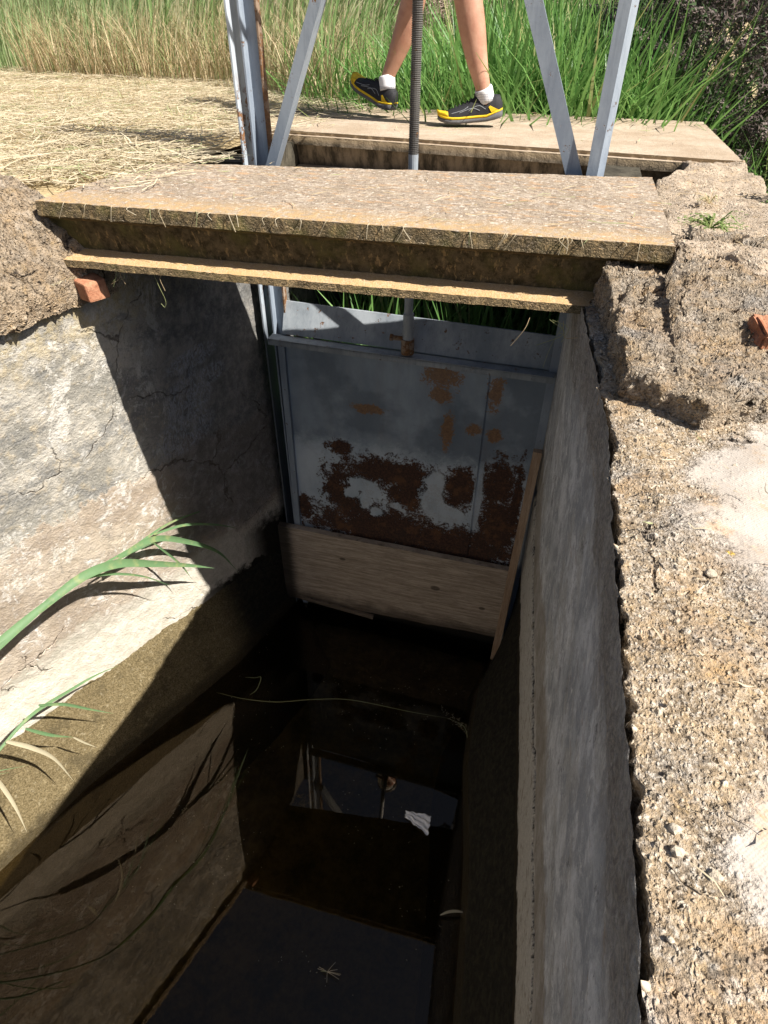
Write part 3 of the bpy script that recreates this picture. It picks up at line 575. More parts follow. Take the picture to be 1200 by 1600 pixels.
# reed grass behind the far slab
def z_bank(x,y): return -1.25+1.2*min(1,max(0,(y-3.2)/2.0))
def p1():
    y=2.40+2.7*random.random()**1.2; x=U(-.05,1.75)+.25*random.random()**3; return x,y,z_bank(x,y)
o=mo('reed_grass',blades(10500,p1,lambda x,y:-z_bank(x,y)+U(.12,.80)*U(.7,1.05)*(1 if x>.55 else .62)-.35*max(0,x-1.2),lambda:U(.018,.044),.34,6),M_green); tag(o,'dense fresh green reed grass behind far slab',kind='stuff')
def p1b():
    return U(-.35,1.75),U(2.42,2.9),U(-.1,.0)-.35
o=mo('reed_grass',blades(1500,p1b,lambda x,y:U(.5,.95),lambda:U(.008,.018),.7,5),M_green); tag(o,'low arching green grass blades along far edge of the far slab',kind='stuff')
# left field
def p2():
    while True:
        x=U(-8.5,-.1); y=U(2.4,8.5)
        lim=3.45+.42*max(0,(-x-1.25))/2.4 if x<-1.2 else 2.4+1.05*(-x-.1)/1.1
        if y>lim+.12*nz(x*3,1): return x,y,-.03
o=mo('field_grass',blades(15000,p2,lambda x,y:U(.45,1.0)*(1.15-.0*x),lambda:U(.007,.018),.38,5,dirf=lambda:U(-.9,1.0)),M_field); tag(o,'tall half dried field grass at upper left',kind='stuff')
def p3():
    while True:
        x=U(-3.2,-.05); y=U(2.3,4.4)
        lim=3.3+.42*max(0,(-x-1.25))/2.4 if x<-1.2 else 2.3+1.0*(-x-.05)/1.1
        if y>lim and y<lim+.9: return x,y,-.03
o=mo('dry_grass',blades(5200,p3,lambda x,y:U(.2,.62),lambda:U(.003,.007),.5,4),M_dry); tag(o,'golden dry grass between the mown hay and the green reeds',kind='stuff')
def p4():
    while True:
        x=U(-3.8,-.25); y=U(.6,3.6)
        if nz(x*1.6,y*2.2,4.)>.28: return x,y,-.02
o=mo('stubble_tufts',blades(1500,p4,lambda x,y:U(.03,.13),lambda:U(.002,.005),.8,3),M_dry); tag(o,'short stubble tufts standing out of the mown hay',kind='stuff')
# seed heads on the field grass
b=B()
for i in range(900):
    x,y,z=p2(); h=U(.55,1.0); a=U(-.7,.9); l=U(.07,.12); p=Vector((x,y,h)); d=Vector((math.cos(a)*.5,math.sin(a)*.3,.7)).normalized()
    b.tube([p-d*h*.8,p],[.0012,.0012],3,False); b.tube([p,p+d*l*.4,p+d*l],[.002,U(.006,.011),.001],5,False)
o=b.build('seed_heads',M_dry); tag(o,'pale ripe seed heads above the field grass at upper left',kind='stuff')
# mown hay: straws lying on the ground
def hay(n,xyf,l0,l1,w,zamp,mat,name,label):
    V=np.zeros((n,4,2,3),np.float32)
    for i in range(n):
        x,y,z=xyf(); a=random.gauss(.1,.9); L=U(l0,l1); cv=U(-.5,.5); ww=w*U(.6,1.5); ti=U(-.12,.16)
        for k in range(4):
            t=k/3-.5; aa=a+cv*t; px=x+math.cos(aa)*L*t; py=y+math.sin(aa)*L*t; pz=z+ti*L*t*zamp+random.random()*.006
            V[i,k,0]=(px-math.sin(aa)*ww/2,py+math.cos(aa)*ww/2,pz); V[i,k,1]=(px+math.sin(aa)*ww/2,py-math.cos(aa)*ww/2,pz+U(-.002,.002))
    base=(np.arange(n)*8)[:,None]; f=np.array([[0,1,3,2],[2,3,5,4],[4,5,7,6]])[None]+base[:,:,None]
    o=mo(name,npmesh(V.reshape(-1,3),f.reshape(-1,4)),mat); return tag(o,label,kind='stuff')
def hz(x,y): return -.03+.03*(1+nz(x*1.7,y*2.5))+.012*nz(x*8,y*8)
def ph():
    while True:
        x=U(-4.3,.12); y=U(-.25,4.1) if random.random()<.85 else U(-2.2,.2)
        if y<-.25 and x>-.85: continue
        if x>-.30 and y<.25: continue
        if y<.55 and x>-.32+ .75*y: continue
        if x>.03 and y<1.30: continue
        if x>-.02+.09*nz(y*6,x*4) and y<1.25: continue
        if x>-.10 and y>1.3 and random.random()<.5: continue
        d=math.hypot(x,y-.5)
        if random.random()<min(1,1.6/(.6+d*.55)): return x,y,hz(x,y)*.5+random.random()**2*.022
hay(29000,ph,.06,.26,.0032,1.,M_hay,'mown_hay','mown straw lying on the ground left of the slabs')
def ph2():
    x=U(-.35,1.75); y=U(.03,.62) if random.random()<.6 else U(1.4,2.3)
    return x,y,.004
hay(170,lambda:ph2(),.02,.09,.0016,.2,M_dry,'straw_bits','scattered straw bits on the slabs and kerb')
hay(420,lambda:(-.35+.5*random.random()**1.5*1.,U(.12,.75),.008),.03,.16,.002,.4,M_hay,'straw_bits','straw blown over the left end of near slab')
hay(30,lambda:(U(1.41,1.6),U(-1.3,-.5),-.1225),.008,.03,.0009,.3,M_hay,'straw_bits','tiny straws on the right kerb')
# straws and roots dangling from the lower flange
def wisp(name,label,pts_list,r,mat,group=None):
    b=B()
    for pts in pts_list: b.tube(spline(pts,4),r,4,False)
    o=b.build(name,mat); return tag(o,label,'straw',group)
L=[]
for i in range(5):
    x=.135+U(-.015,.02); L.append([(x,-.012,-.155),(x+U(-.012,.012),-.022,-.175),(x+U(-.03,.03),-.024,-.18-U(.0,.03))])
wisp('dangling_straw','small tuft of dry roots hanging below the ledge near its left end',L,.0005,M_dry)
L=[[(.235,-.012,-.155),(.250,-.02,-.19),(.262,-.022,-.225),(.256,-.022,-.245),(.246,-.022,-.236)],[(.262,-.012,-.155),(.258,-.02,-.17),(.266,-.02,-.20)]]
wisp('dangling_straw','curled straw loop hanging below the ledge',L,.0006,M_dry)
L=[]
for i in range(5):
    x=1.275+U(-.05,.04); L.append([(x,-.005,-.175),(x+U(-.04,.04),-.03,-.2+U(-.01,.02)),(x+U(-.06,.06),-.035,-.21+U(-.03,.02))])
L.append([(1.31,-.02,-.18),(1.295,-.03,-.21),(1.285,-.03,-.25),(1.28,-.03,-.285)])
wisp('dangling_straw','pale straw tuft hanging at right end of the ledge',L,.0006,M_dry)
L=[]
for i in range(34):
    x=U(.0,1.45); f=-.02+.028*(x+.07); L.append([(x,f+.004,.002),(x+U(-.01,.01),f-.008,-.002),(x+U(-.02,.02),f-.009,-.01-U(0,.03))])
o=wisp('root_fringe','fine dry roots and moss threads along the front lip of near slab',L,.0008,M_hay); o['kind']='stuff'; del o['category']
# ---------------------------------------------------------------- giant reeds at left
def reed(name,label,base,stems,leaves):
    t=thing(name,label,'reed',base)
    b=B()
    for pts,r in stems: P=spline(pts,6); b.tube(P,[r*(1-.55*i/len(P)) for i in range(len(P))],8)
    b.build('stalk',M_giant,t,smooth=True)
    for pts,wd,dry in leaves:
        P=spline(pts,6); n=len(P); b=B(); ws=[wd*max(.03,math.sin(math.pi*min(1,(.16+.84*i/(n-1)))**.8)) for i in range(n)]
        b.ribbon(P,ws,(.5,-.6,.65),.25); b.build('leaf',M_giantdry if dry else M_giant,t,smooth=True)
    return t
reed('giant_reed','tall green reed shoot with broad pointed leaves leaning over the sunlit left wall',(-.5,-1.25,-2.05),
 [([(-.5,-1.25,-2.05),(-.40,-1.05,-1.55),(-.30,-.87,-1.26),(-.24,-.721,-1.184),(-.2,-.593,-1.153),(-.17,-.453,-1.147),(-.12,-.312,-1.122),(-.08,-.164,-1.151),(-.05,.015,-1.212)],.0045)],
 [([(-.27,-.80,-1.21),(-.21,-.62,-1.155),(-.165,-.44,-1.135),(-.12,-.30,-1.12)],.032,0),
  ([(-.17,-.45,-1.14),(-.11,-.294,-1.118),(-.07,-.168,-1.161),(-.04,-.033,-1.277),(-.01,.151,-1.449),(.02,.258,-1.556)],.032,0),
  ([(-.08,-.146,-1.155),(-.06,.032,-1.211),(-.04,.188,-1.35),(0,.337,-1.53),(.03,.422,-1.728)],.024,0),
  ([(-.10,-.20,-1.14),(-.08,-.06,-1.176),(-.08,.149,-1.236),(-.06,.347,-1.318),(-.04,.523,-1.404)],.009,0),
  ([(-.06,.04,-1.192),(-.03,.202,-1.268),(0,.38,-1.405),(.02,.508,-1.527)],.011,0),
  ([(-.05,.015,-1.212),(-.03,.101,-1.394),(-.02,.141,-1.523)],.009,0),
  ([(-.12,-.312,-1.122),(-.10,-.20,-1.19),(-.08,-.06,-1.33),(-.06,.06,-1.50)],.010,0)])
reed('giant_reed','low reed shoot with thin green and dry curled leaves over the brown footing',(-.52,-1.2,-2.1),
 [([(-.52,-1.2,-2.1),(-.40,-.98,-1.75),(-.3,-.824,-1.591),(-.28,-.72,-1.57),(-.26,-.613,-1.557),(-.24,-.54,-1.559)],.003)],
 [([(-.28,-.75,-1.575),(-.25,-.60,-1.55),(-.22,-.443,-1.599),(-.2,-.335,-1.642),(-.18,-.24,-1.696)],.012,0),
  ([(-.24,-.561,-1.535),(-.22,-.491,-1.621),(-.2,-.423,-1.744),(-.17,-.359,-1.858)],.012,0),
  ([(-.25,-.634,-1.573),(-.22,-.588,-1.674),(-.2,-.533,-1.769)],.013,0),
  ([(-.2,-.533,-1.769),(-.19,-.51,-1.84),(-.18,-.483,-1.916)],.008,1),
  ([(-.26,-.702,-1.549),(-.23,-.661,-1.643),(-.21,-.628,-1.764),(-.2,-.617,-1.943)],.017,1),
  ([(-.28,-.785,-1.61),(-.27,-.788,-1.707),(-.25,-.804,-1.812),(-.24,-.828,-1.943)],.015,1)])
# reed clump just outside the lower left, seen mirrored in the water
L=[]
for i in range(9):
    x=-.66+U(-.1,.12); y=-1.25+U(-.35,.3); a=U(-.3,1.1); l=U(.5,1.0)
    L.append(([(x,y,-2.1),(x+.12*l*math.cos(a),y+.2*l*math.sin(a),-2.1+.55*l),(x+.35*l*math.cos(a),y+.45*l*math.sin(a)+.1,-2.1+.75*l),(x+.5*l*math.cos(a),y+.6*l*math.sin(a)+.2,-2.1+.62*l)],U(.006,.014),i%5==0))
reed('giant_reed','clump of reeds rooted on the footing below the lower left picture edge',(-.62,-1.25,-2.1),[([(-.6,-1.3,-2.1),(-.5,-1.15,-1.5),(-.42,-1.0,-1.25)],.006)],L)
# thin floating things
def ribob(name,label,cat,pts,w,mat,fold=.1,up=(0,0,1)):
    P=spline(pts,6); n=len(P); b=B(); b.ribbon(P,[w*max(.15,math.sin(math.pi*(i+.5)/n)**.5) for i in range(n)],up,fold); o=b.build(name,mat,smooth=True); return tag(o,label,cat)
zf=-2.284
ribob('floating_straw','long thin green grass stem floating across the dark water','straw',[(-.018,.097,zf),(.13,.10,zf),(.295,.126,zf),(.47,.19,zf),(.655,.237,zf),(.95,.25,zf),(1.131,.264,zf)],.0035,M_weed)
ribob('floating_straw','short bent straw by the right water edge','straw',[(1.131,.264,zf),(1.20,.25,zf),(1.231,.221,zf),(1.25,.15,zf),(1.252,.091,zf)],.003,M_hay)
ribob('floating_straw','curly straw on the dark water in front of the plank','straw',[(.08,.22,zf),(.13,.23,zf),(.16,.24,zf),(.17,.17,zf),(.15,.13,zf)],.003,M_hay)
ribob('floating_leaf','white twig floating by the right footing','twig',[(1.262,-.577,zf),(1.29,-.56,zf+.004),(1.32,-.55,zf+.006),(1.348,-.545,zf+.004)],.010,M_giantdry,.3)
b=B()
for i in range(9): a=U(0,6.28); l=U(.015,.05); b.tube([(.908,-.859,zf),(.908+l*.5*math.cos(a),-.859+l*.5*math.sin(a),zf+.004),(.908+l*math.cos(a),-.859+l*math.sin(a),zf)],.0009,4,False)
o=b.build('floating_tuft',M_hay); tag(o,'tiny tuft of dry roots floating low on the sky reflection','straw')
# crumpled white scrap afloat
cx_,cy_=SCRAP
def scrap(u,v):
    w_=.014+.027*u; x=cx_-.055+.110*u; y=cy_+(v-.5)*2*w_-.022*u
    z=WZ(x)+.004+.010*abs(math.sin(v*9+u*3))*(.4+.6*u)+.006*nz(u*4,v*6)
    return (x+.008*nz(v*5,1),y+.008*nz(u*6,2),z)
M_scr=plain_('white_plastic',(.86,.86,.88)); o=mo('plastic_scrap',grid(scrap,stations(0,1,.05),stations(0,1,.04),True),M_scr); tag(o,'small crumpled white plastic scrap afloat on the dark water','scrap')
b=B()
for i in range(60):
    t=random.random(); p=Vector((1.10,.30,zf)).lerp(Vector((1.25,.22,zf)),t); a=U(0,6.28); l=U(.003,.012); q=Vector((math.cos(a),math.sin(a),0))*l; p+=Vector((U(-.02,.02),U(-.02,.02),0)); b.bar(p,p+q,.0015,.001)
for i in range(520):
    p=Vector((U(.05,1.28),U(-.9,.6),0)); p.z=WZ(p.x)+.002
    if nz(p.x*2.5,p.y*2.5,3)<.05: continue
    a=U(0,6.28); l=U(.001,.006); b.bar(p,p+Vector((math.cos(a),math.sin(a),0))*l,.0015,.001)
o=b.build('floating_debris',M_giantdry); tag(o,'pale specks of plant debris floating near the right footing',kind='stuff')

# ---------------------------------------------------------------- weeds
def weed(name,label,c,n,r,mat,upr=.35):
    b=B()
    for i in range(n):
        a=U(0,6.28); l=r*U(.5,1.); e=U(.1,upr); c0=Vector(c); d=Vector((math.cos(a),math.sin(a),0)); s_=Vector((-d.y,d.x,0)); w_=l*U(.12,.2)
        for k in range(5):
            t=.25+.17*k; p=c0+d*l*t+Vector((0,0,l*e*math.sin(t*2.4))); 
            for sg in(-1,1): 
                q=p+s_*sg*w_*(1.1-t*.7)+d*w_*.5; b.V+=[tuple(p-d*w_*.25),tuple(q),tuple(p+d*w_*.55)]; kk=len(b.V); b.F.append((kk-3,kk-2,kk-1))
        b.ribbon([c0,c0+d*l*.5+Vector((0,0,l*e)),c0+d*l+Vector((0,0,l*e*.5))],[w_*.3,w_*.6,w_*.15],(0,0,1),.1)
    o=b.build(name,mat); return tag(o,label,'weed')
weed('weed','low ragged green weed rosette in the crack right of near slab',(1.60,.20,.0),26,.085,M_weed,.5)
weed('weed','leafy green weed at the right picture edge beside the slabs',(1.85,.62,-.02),30,.10,M_weed,1.2)
weed('weed','dry small weed between the slab corner and the opening',(1.63,.46,.0),16,.045,M_dry,.8)
def tallweed(x,y,z,h,label):
    b=B(); P=spline([(x,y,z),(x+.02,y,z+h*.5),(x+.06,y+.02,z+h)],6); b.tube(P,[.003*(1-.7*i/len(P)) for i in range(len(P))],5)
    for i in range(60):
        t=U(.2,1); p=P[int(t*(len(P)-1))]; a=U(0,6.28); l=U(.02,.06)*(1.2-t*.6); d=Vector((math.cos(a),math.sin(a),U(.3,.9))).normalized(); b.ribbon([p,p+d*l*.5,p+d*l],[.002,.007,.001],(0,0,1),.2)
    o=b.build('tall_weed',M_weed); tag(o,label,'weed')
tallweed(1.86,2.75,-.45,.95,'thin tall weed nearest the far slab corner, left of the two')
tallweed(2.10,2.6,-.45,1.0,'thin tall weed in front of dark bush, right of the two')

# ---------------------------------------------------------------- tamarisk bushes
def bush(name,label,base,stems,n_tw,rad,matf,hz_=1.,cz=.0,leaf=(.012,.03),seedv=1,per=95):
    random.seed(seedv); t=thing(name,label,'bush',base); b=B(); base=Vector(base); tips=[]
    for i in range(stems):
        a=i*2.4+U(-.3,.3); e=U(.4,1.4); d=Vector((math.cos(a)*rad[0]*.7*math.cos(e),math.sin(a)*rad[1]*.7*math.cos(e),rad[2]*1.6*math.sin(e)))
        P=spline([base,base+d*.4+Vector((0,0,.1)),base+d*.8,base+d],4); b.tube(P,[.022*(1-.8*k/len(P)) for k in range(len(P))],6); tips.append(P)
    b.build('stem',M_stem,t,smooth=True)
    V=[];F=[]; c=base+Vector((0,0,rad[2]*.9+cz))
    for i in range(n_tw):
        while True:
            q=Vector((U(-1,1),U(-1,1),U(-1,1)))
            if .3<q.length<1: break
        q=q.normalized()*(q.length**.5); lump_=1+.28*nz(q.x*2.3+seedv,q.y*2.3,q.z*2.3)
        p=c+Vector((q.x*rad[0],q.y*rad[1],q.z*rad[2]))*lump_; d=(q+Vector((U(-.5,.5),U(-.5,.5),U(.0,.9)))).normalized()
        L=U(.12,.30)
        for k in range(per):
            s_=random.random(); pp=p+d*L*s_+Vector((random.gauss(0,1),random.gauss(0,1),random.gauss(0,1)))*.022*(1.2-s_*.6); dd=(d+Vector((U(-1,1),U(-1,1),U(-1,1)))*.9).normalized(); l=U(*leaf); o_=dd.orthogonal().normalized()*l*.22
            kk=len(V); V+=[pp-o_,pp+dd*l*.5-o_*.3,pp+dd*l,pp+o_]; F.append((kk,kk+1,kk+2,kk+3))
    mo('foliage',npmesh(np.array([tuple(v) for v in V]),F),matf,t,smooth=False); return t
bush('tamarisk_bush','dark feathery tamarisk bush filling the upper right corner',(2.40,3.55,-.4),16,1250,(1.0,1.1,.85),M_tamd,cz=-.1,seedv=3,leaf=(.02,.045))
bush('tamarisk_bush','dark low scrub at far right beyond the far slab',(2.50,2.6,-.45),8,380,(.55,.4,.38),M_tamd,cz=-.1,seedv=5,leaf=(.015,.03),per=80)
bush('tamarisk_bush','pale pinkish feathery bush behind the reeds left of the walker',(-.55,4.75,-.1),10,300,(.60,.35,.50),M_tamp,cz=.05,seedv=9,leaf=(.02,.045),per=80)
bush('tamarisk_bush','pale dusty bush behind the reeds right of the walker',(.9,5.5,-.1),10,300,(.75,.5,.62),M_tamp,cz=.05,seedv=12,leaf=(.02,.045),per=80)
random.seed(21)
o=mo('field_grass',blades(2600,lambda:(U(-.3,2.1),U(5.0,7.2),-.04),lambda x,y:U(.5,1.0),lambda:U(.012,.022),.3,4),M_field); tag(o,'mixed grass behind the reed bed and round the pale bushes',kind='stuff')
bush('tamarisk_bush','dark bush far behind the others at the upper right',(3.6,5.2,-.4),10,500,(1.5,1.0,1.0),M_tamd,seedv=15,leaf=(.03,.06),per=70)
o=mo('pit_reeds',blades(900,lambda:(U(.35,1.32),U(.90,1.30),-1.54),lambda x,y:U(.9,1.24)-.30*(y-.9),lambda:U(.016,.034),.45,6,dirf=lambda:U(.2,2.9)),M_green); tag(o,'bright green reed leaves growing behind the gate, seen over its top edge',kind='stuff')
o=mo('scrub_grass',blades(3500,lambda:(U(1.92,4.6),U(2.0,4.2),-.42),lambda x,y:U(.2,.5),lambda:U(.006,.014),.6,4),M_green); tag(o,'green undergrowth below dark bush on the right',kind='stuff')

# ---------------------------------------------------------------- the walker
def skin(V,E_,Rr,root=0,sub=2):
    me=bpy.data.meshes.new('s'); me.from_pydata(V,E_,[]); me.update(); o=bpy.data.objects.new('s',me); COL.objects.link(o)
    m=o.modifiers.new('k','SKIN'); m.use_smooth_shade=True; m.branch_smoothing=.6
    for i,r in enumerate(Rr):
        sv=me.skin_vertices[0].data[i]; sv.radius=(r,r) if not isinstance(r,tuple) else r; sv.use_root=(i==root)
    if sub: s_=o.modifiers.new('u','SUBSURF'); s_.levels=sub; s_.render_levels=sub
    dg=bpy.context.evaluated_depsgraph_get(); out=bpy.data.meshes.new_from_object(o.evaluated_get(dg)); bpy.data.objects.remove(o); return out
M_skin=M('skin',.5,.4); M_skin.col(M_skin.mix(M_skin.rg(M_skin.noise(9,5),.3,.7),(.40,.205,.135),(.52,.29,.20)))
M_skin.b.inputs['Subsurface Weight'].default_value=.08; M_skin.b.inputs['Subsurface Radius'].default_value=(.02,.008,.004)
M_skin.col(M_skin.mix(M_skin.rg(M_skin.noise(26,6,.7),.45,.7,0,.5),M_skin.b.inputs['Base Color'].links[0].from_socket,(.36,.15,.10)))
M_skin.bump(M_skin.noise(90,4),.0008)
def plain(name,c,rough=.8,sp=.3,b_=.0012,sc=300):
    m=M(name,rough,sp); m.col(m.mix(m.rg(m.noise(sc*.3,4),.3,.7),tuple(q*.8 for q in c),c)); m.bump(m.noise(sc,3),b_); return m
M_shirt=plain('white_cotton',(.78,.78,.78)); M_short=plain('dark_shorts',(.05,.055,.07)); M_hair=plain('dark_hair',(.03,.02,.015),.6)
M_blk=plain('shoe_black_mesh',(.022,.022,.026),.7,.3,.001,500); M_yel=plain('shoe_yellow_foam',(.75,.50,.015),.6); M_gry=plain('shoe_grey_rubber',(.13,.13,.135),.8); M_lace=plain('shoe_lace',(.03,.03,.03),.8); M_trim=plain('shoe_grey_trim',(.28,.30,.32),.6)
M_sock=M('sock_knit',.9,.2); sx=M_sock.sep()
ck_=M_sock.math('GREATER_THAN',M_sock.mul(M_sock.math('SINE',M_sock.mul(M_sock.add(sx[0],sx[2]),520)),M_sock.math('SINE',M_sock.mul(M_sock.sub(sx[0],sx[2]),520))),.0)
M_sock.col(M_sock.mix(M_sock.mul(ck_,M_sock.mx(M_sock.rg(sx[2],.128,.120),0)),(.74,.74,.76),(.30,.31,.36)))
per=thing('person','walker in black and yellow trail shoes and white socks stepping left along the far slab','person',(.62,1.98,0))
V=[];E_=[];RR=[]
def pt(p,r,c=None):
    V.append(tuple(p)); RR.append(r); i=len(V)-1
    if c is not None: E_.append((c,i))
    return i
pel=pt((.62,1.99,.86),.115); w1=pt((.61,1.99,.99),(.115,.10),pel); ch=pt((.60,1.985,1.16),(.135,.11),w1); sh=pt((.60,1.98,1.30),(.12,.09),ch); nk=pt((.595,1.98,1.385),.048,sh)
hd=pt((.585,1.98,1.47),.078,nk); ht=pt((.59,1.98,1.555),.088,hd); h2=pt((.595,1.98,1.605),.06,ht); ns=pt((.492,1.98,1.505),.010,hd)
# near (planted) leg
a=pt((.63,1.915,.80),.092,pel); a=pt((.665,1.905,.65),.078,a); a=pt((.718,1.90,.515),.062,a); a=pt((.728,1.90,.475),.060,a); a=pt((.750,1.90,.415),.061,a); a=pt((.770,1.90,.34),.061,a); a=pt((.795,1.90,.25),.050,a); a=pt((.826,1.90,.165),.037,a); a=pt((.846,1.90,.11),.031,a); a=pt((.858,1.90,.07),.027,a)
# far (swinging) leg
a=pt((.60,2.06,.80),.092,pel); a=pt((.555,2.08,.65),.078,a); a=pt((.495,2.09,.52),.060,a); a=pt((.478,2.10,.475),.057,a); a=pt((.462,2.10,.41),.060,a); a=pt((.438,2.10,.335),.057,a); a=pt((.40,2.10,.25),.045,a); a=pt((.362,2.10,.175),.034,a); a=pt((.345,2.10,.13),.031,a); a=pt((.338,2.10,.10),.029,a)
# arms
hands=[]
for sy,el,wr in((-1,(.70,1.76,1.07),(.60,1.72,.87)),(1,(.52,2.20,1.06),(.36,2.21,.96))):
    s_=pt((.60,1.98+sy*.165,1.28),.055,sh); e_=pt(el,.040,s_); w_=pt(wr,.026,e_); d=(Vector(wr)-Vector(el)).normalized(); hp=Vector(wr)+d*.075; h_=pt(hp,.032,w_); hands.append((hp,d,h_))
me=skin(V,E_,RR,0,2); body=mo('body',me,M_skin,per)
# five fingers per hand, each its own chain on the body material
def finger(hp,d,side,k):
    c=d.cross(Vector((0,0,1))).normalized() if abs(d.z)<.95 else Vector((1,0,0)); n_=d.cross(c).normalized()
    if k==4: st=hp+c*.018-d*.03; dirs=[(c*.8+d*.5),(c*.35+d*.9+n_*.2)]; Ls=[.032,.028]; r=.0098
    else:
        st=hp+c*(.024-.016*k)+d*.012; dirs=[d+n_*.15,d+n_*.5,d*.7+n_*.8]; Ls=[[.036,.025,.02],[.04,.028,.021],[.037,.026,.02],[.030,.020,.017]][k]; r=.0088-.0006*(k==3)
    P=[st];
    for q,l in zip(dirs,Ls): P.append(P[-1]+q.normalized()*l)
    return skin([tuple(p) for p in P],[(i,i+1) for i in range(len(P)-1)],[r*(1-.08*i) for i in range(len(P))],0,1)
bm=bmesh.new(); bm.from_mesh(body.data)
for hp,d,i in hands:
    for k in range(5):
        f_=finger(hp,d,1,k); bm.from_mesh(f_)
bm.to_mesh(body.data); bm.free(); body.data.shade_smooth()
o=mo('shirt',skin([(.62,1.99,.84),(.61,1.99,.99),(.60,1.985,1.16),(.60,1.98,1.32),(.60,1.81,1.28),(.66,1.775,1.15),(.60,2.15,1.28),(.55,2.18,1.15)],[(0,1),(1,2),(2,3),(3,4),(4,5),(3,6),(6,7)],[.15,.145,.16,.11,.075,.07,.075,.07],0,2),M_shirt,per)
o=mo('shorts',skin([(.62,1.99,.92),(.62,1.99,.82),(.64,1.91,.70),(.68,1.905,.60),(.59,2.07,.70),(.55,2.08,.60)],[(0,1),(1,2),(2,3),(1,4),(4,5)],[.14,.14,.115,.105,.115,.105],0,2),M_short,per)
b=B(); b.blob((.605,1.98,1.575),.105,4,(1.02,.86,.88),3,.1); o=b.build('hair',M_hair,per,True)
M_eye=plain('eye',(.7,.7,.7),.2)
for yy in(1.95,2.01): B().blob((.505,yy,1.53),.011,1,(1,1,1),2,0).build('eye',M_eye,per,True)
b=B(); b.blob((.507,1.98,1.462),.02,1,(.35,1,.3),2,0); b.build('mouth',plain('lips',(.45,.16,.13),.5),per,True)
for yy in(1.90,2.06): B().blob((.60,yy,1.515),.028,1,(.8,.3,1.1),2,.1).build('ear',M_skin,per,True)
# shoes: length axis +x from heel to toe in local space, z up
SECT=[(0,.020,.014),(.012,.031,.010),(.035,.0365,.004),(.07,.037,.0),(.11,.036,.0),(.15,.040,.0),(.19,.046,.0),(.22,.048,.002),(.25,.043,.007),(.272,.031,.014),(.284,.014,.022)]
def loft(fn,mat_,name,parent,T,closed=True):
    rings=[fn(*s_) for s_ in SECT]; n=len(rings[0]); V=[T@Vector(p) for r_ in rings for p in r_]; F=[]
    for i in range(len(rings)-1):
        for j in range(n): k=(j+1)%n; F.append((i*n+j,i*n+k,(i+1)*n+k,(i+1)*n+j))
    F+= [tuple(range(n))[::-1],tuple((len(rings)-1)*n+j for j in range(n))]
    me=mesh(V,F); bm=bmesh.new(); bm.from_mesh(me); bmesh.ops.recalc_face_normals(bm,faces=bm.faces); 
    bmesh.ops.subdivide_edges(bm,edges=bm.edges[:],cuts=1,use_grid_fill=True,smooth=.3) if False else None
    bm.to_mesh(me); bm.free(); o=mo(name,me,mat_,parent); return o
def shoe(T,lab):
    root=loft(lambda x,w,z:upper(x,w,z),M_blk,'shoe',per,T); root['label']=lab
    def ring(x,w,z,z0,z1,g):
        out=[]
        for j in range(16):
            a=2*math.pi*j/16; c=math.cos(a); s_=math.sin(a); c=math.copysign(abs(c)**.45,c); s_=math.copysign(abs(s_)**.45,s_)
            out.append((x,c*(w+g),z+(z0+z1)/2+s_*(z1-z0)/2))
        return out
    loft(lambda x,w,z:ring(x,w,z,0,.020 if x>.06 else .0285,.004+.003*(x<.05)),M_gry,'outsole',root,T)
    loft(lambda x,w,z:ring(x,w,z,.0165 if x>.06 else .0245,  .034 if x<.06 else .0285,.0045),M_yel,'midsole',root,T)
    def cap(x,w,z): # toe bumper
        return [(max(x,.236)+.002*(x>.2),p[1]*1.03,p[2]) for p in ring(x,w*(.9 if x>.2 else .9),z,  .026,.036+.012*max(0,min(1,(.29-x)/.07))*(x>.2),.003)]
    loft(cap,M_yel,'toe_bumper',root,T)
    # laces and grey overlays
    b=B()
    for k in range(6):
        x=.115+.017*k; zt=UP(x)+.003; w=.020; b.tube([T@Vector(q) for q in((x,-w,zt-.010),(x+.004,0,zt+.001),(x+.008,w,zt-.010))],.0022,6)
        b.tube([T@Vector(q) for q in((x,w,zt-.010),(x+.004,0,zt+.002),(x+.008,-w,zt-.010))],.0022,6)
    for sg in(-1,1): b.tube([T@Vector(q) for q in spline([(.115,0,UP(.115)+.004),(.108,sg*.02,UP(.115)+.016),(.122,sg*.034,UP(.115)+.004),(.118,sg*.008,UP(.115)+.004)],4)],.0017,6)
    b.build('laces',M_lace,root,smooth=True)
    for sg in(-1,1):
        b=B()
        for pts in([(.075,.048),(.10,.062),(.125,.058),(.15,.045)],[(.10,.045),(.13,.055),(.16,.05),(.19,.042)],[(.15,.062),(.17,.052),(.20,.046),(.225,.042)]):
            b.tube([T@Vector((x,sg*(WD(x,z)+.0005),z)) for x,z in spline2(pts)],.0013,5)
        b.build('overlay_line',M_trim,root,smooth=True)
    for sg in(-1,1):
        b=B(); P=[(.012,.040),(.030,.048),(.055,.060),(.062,.055),(.05,.036)]
        b.V+=[tuple(T@Vector((x,sg*(WD(x,z)+.0025),z))) for x,z in P]; kk=len(b.V); b.F.append(tuple(range(kk-5,kk)))
        b.V+=[tuple(T@Vector((x,sg*(WD(x,z)-.002),z))) for x,z in P]; kk=len(b.V); b.F.append(tuple(range(kk-5,kk))[::-1])
        b.build('heel_overlay',M_yel,root)
    return root
def UP(x):
    P=[(0,.066),(.012,.094),(.03,.100),(.055,.086),(.085,.088),(.11,.098),(.13,.086),(.16,.073),(.2,.062),(.235,.054),(.265,.044),(.284,.034)]
    for (a_,b1),(c_,d1) in zip(P,P[1:]):
        if x<=c_: return b1+(d1-b1)*(x-a_)/(c_-a_)
    return P[-1][1]
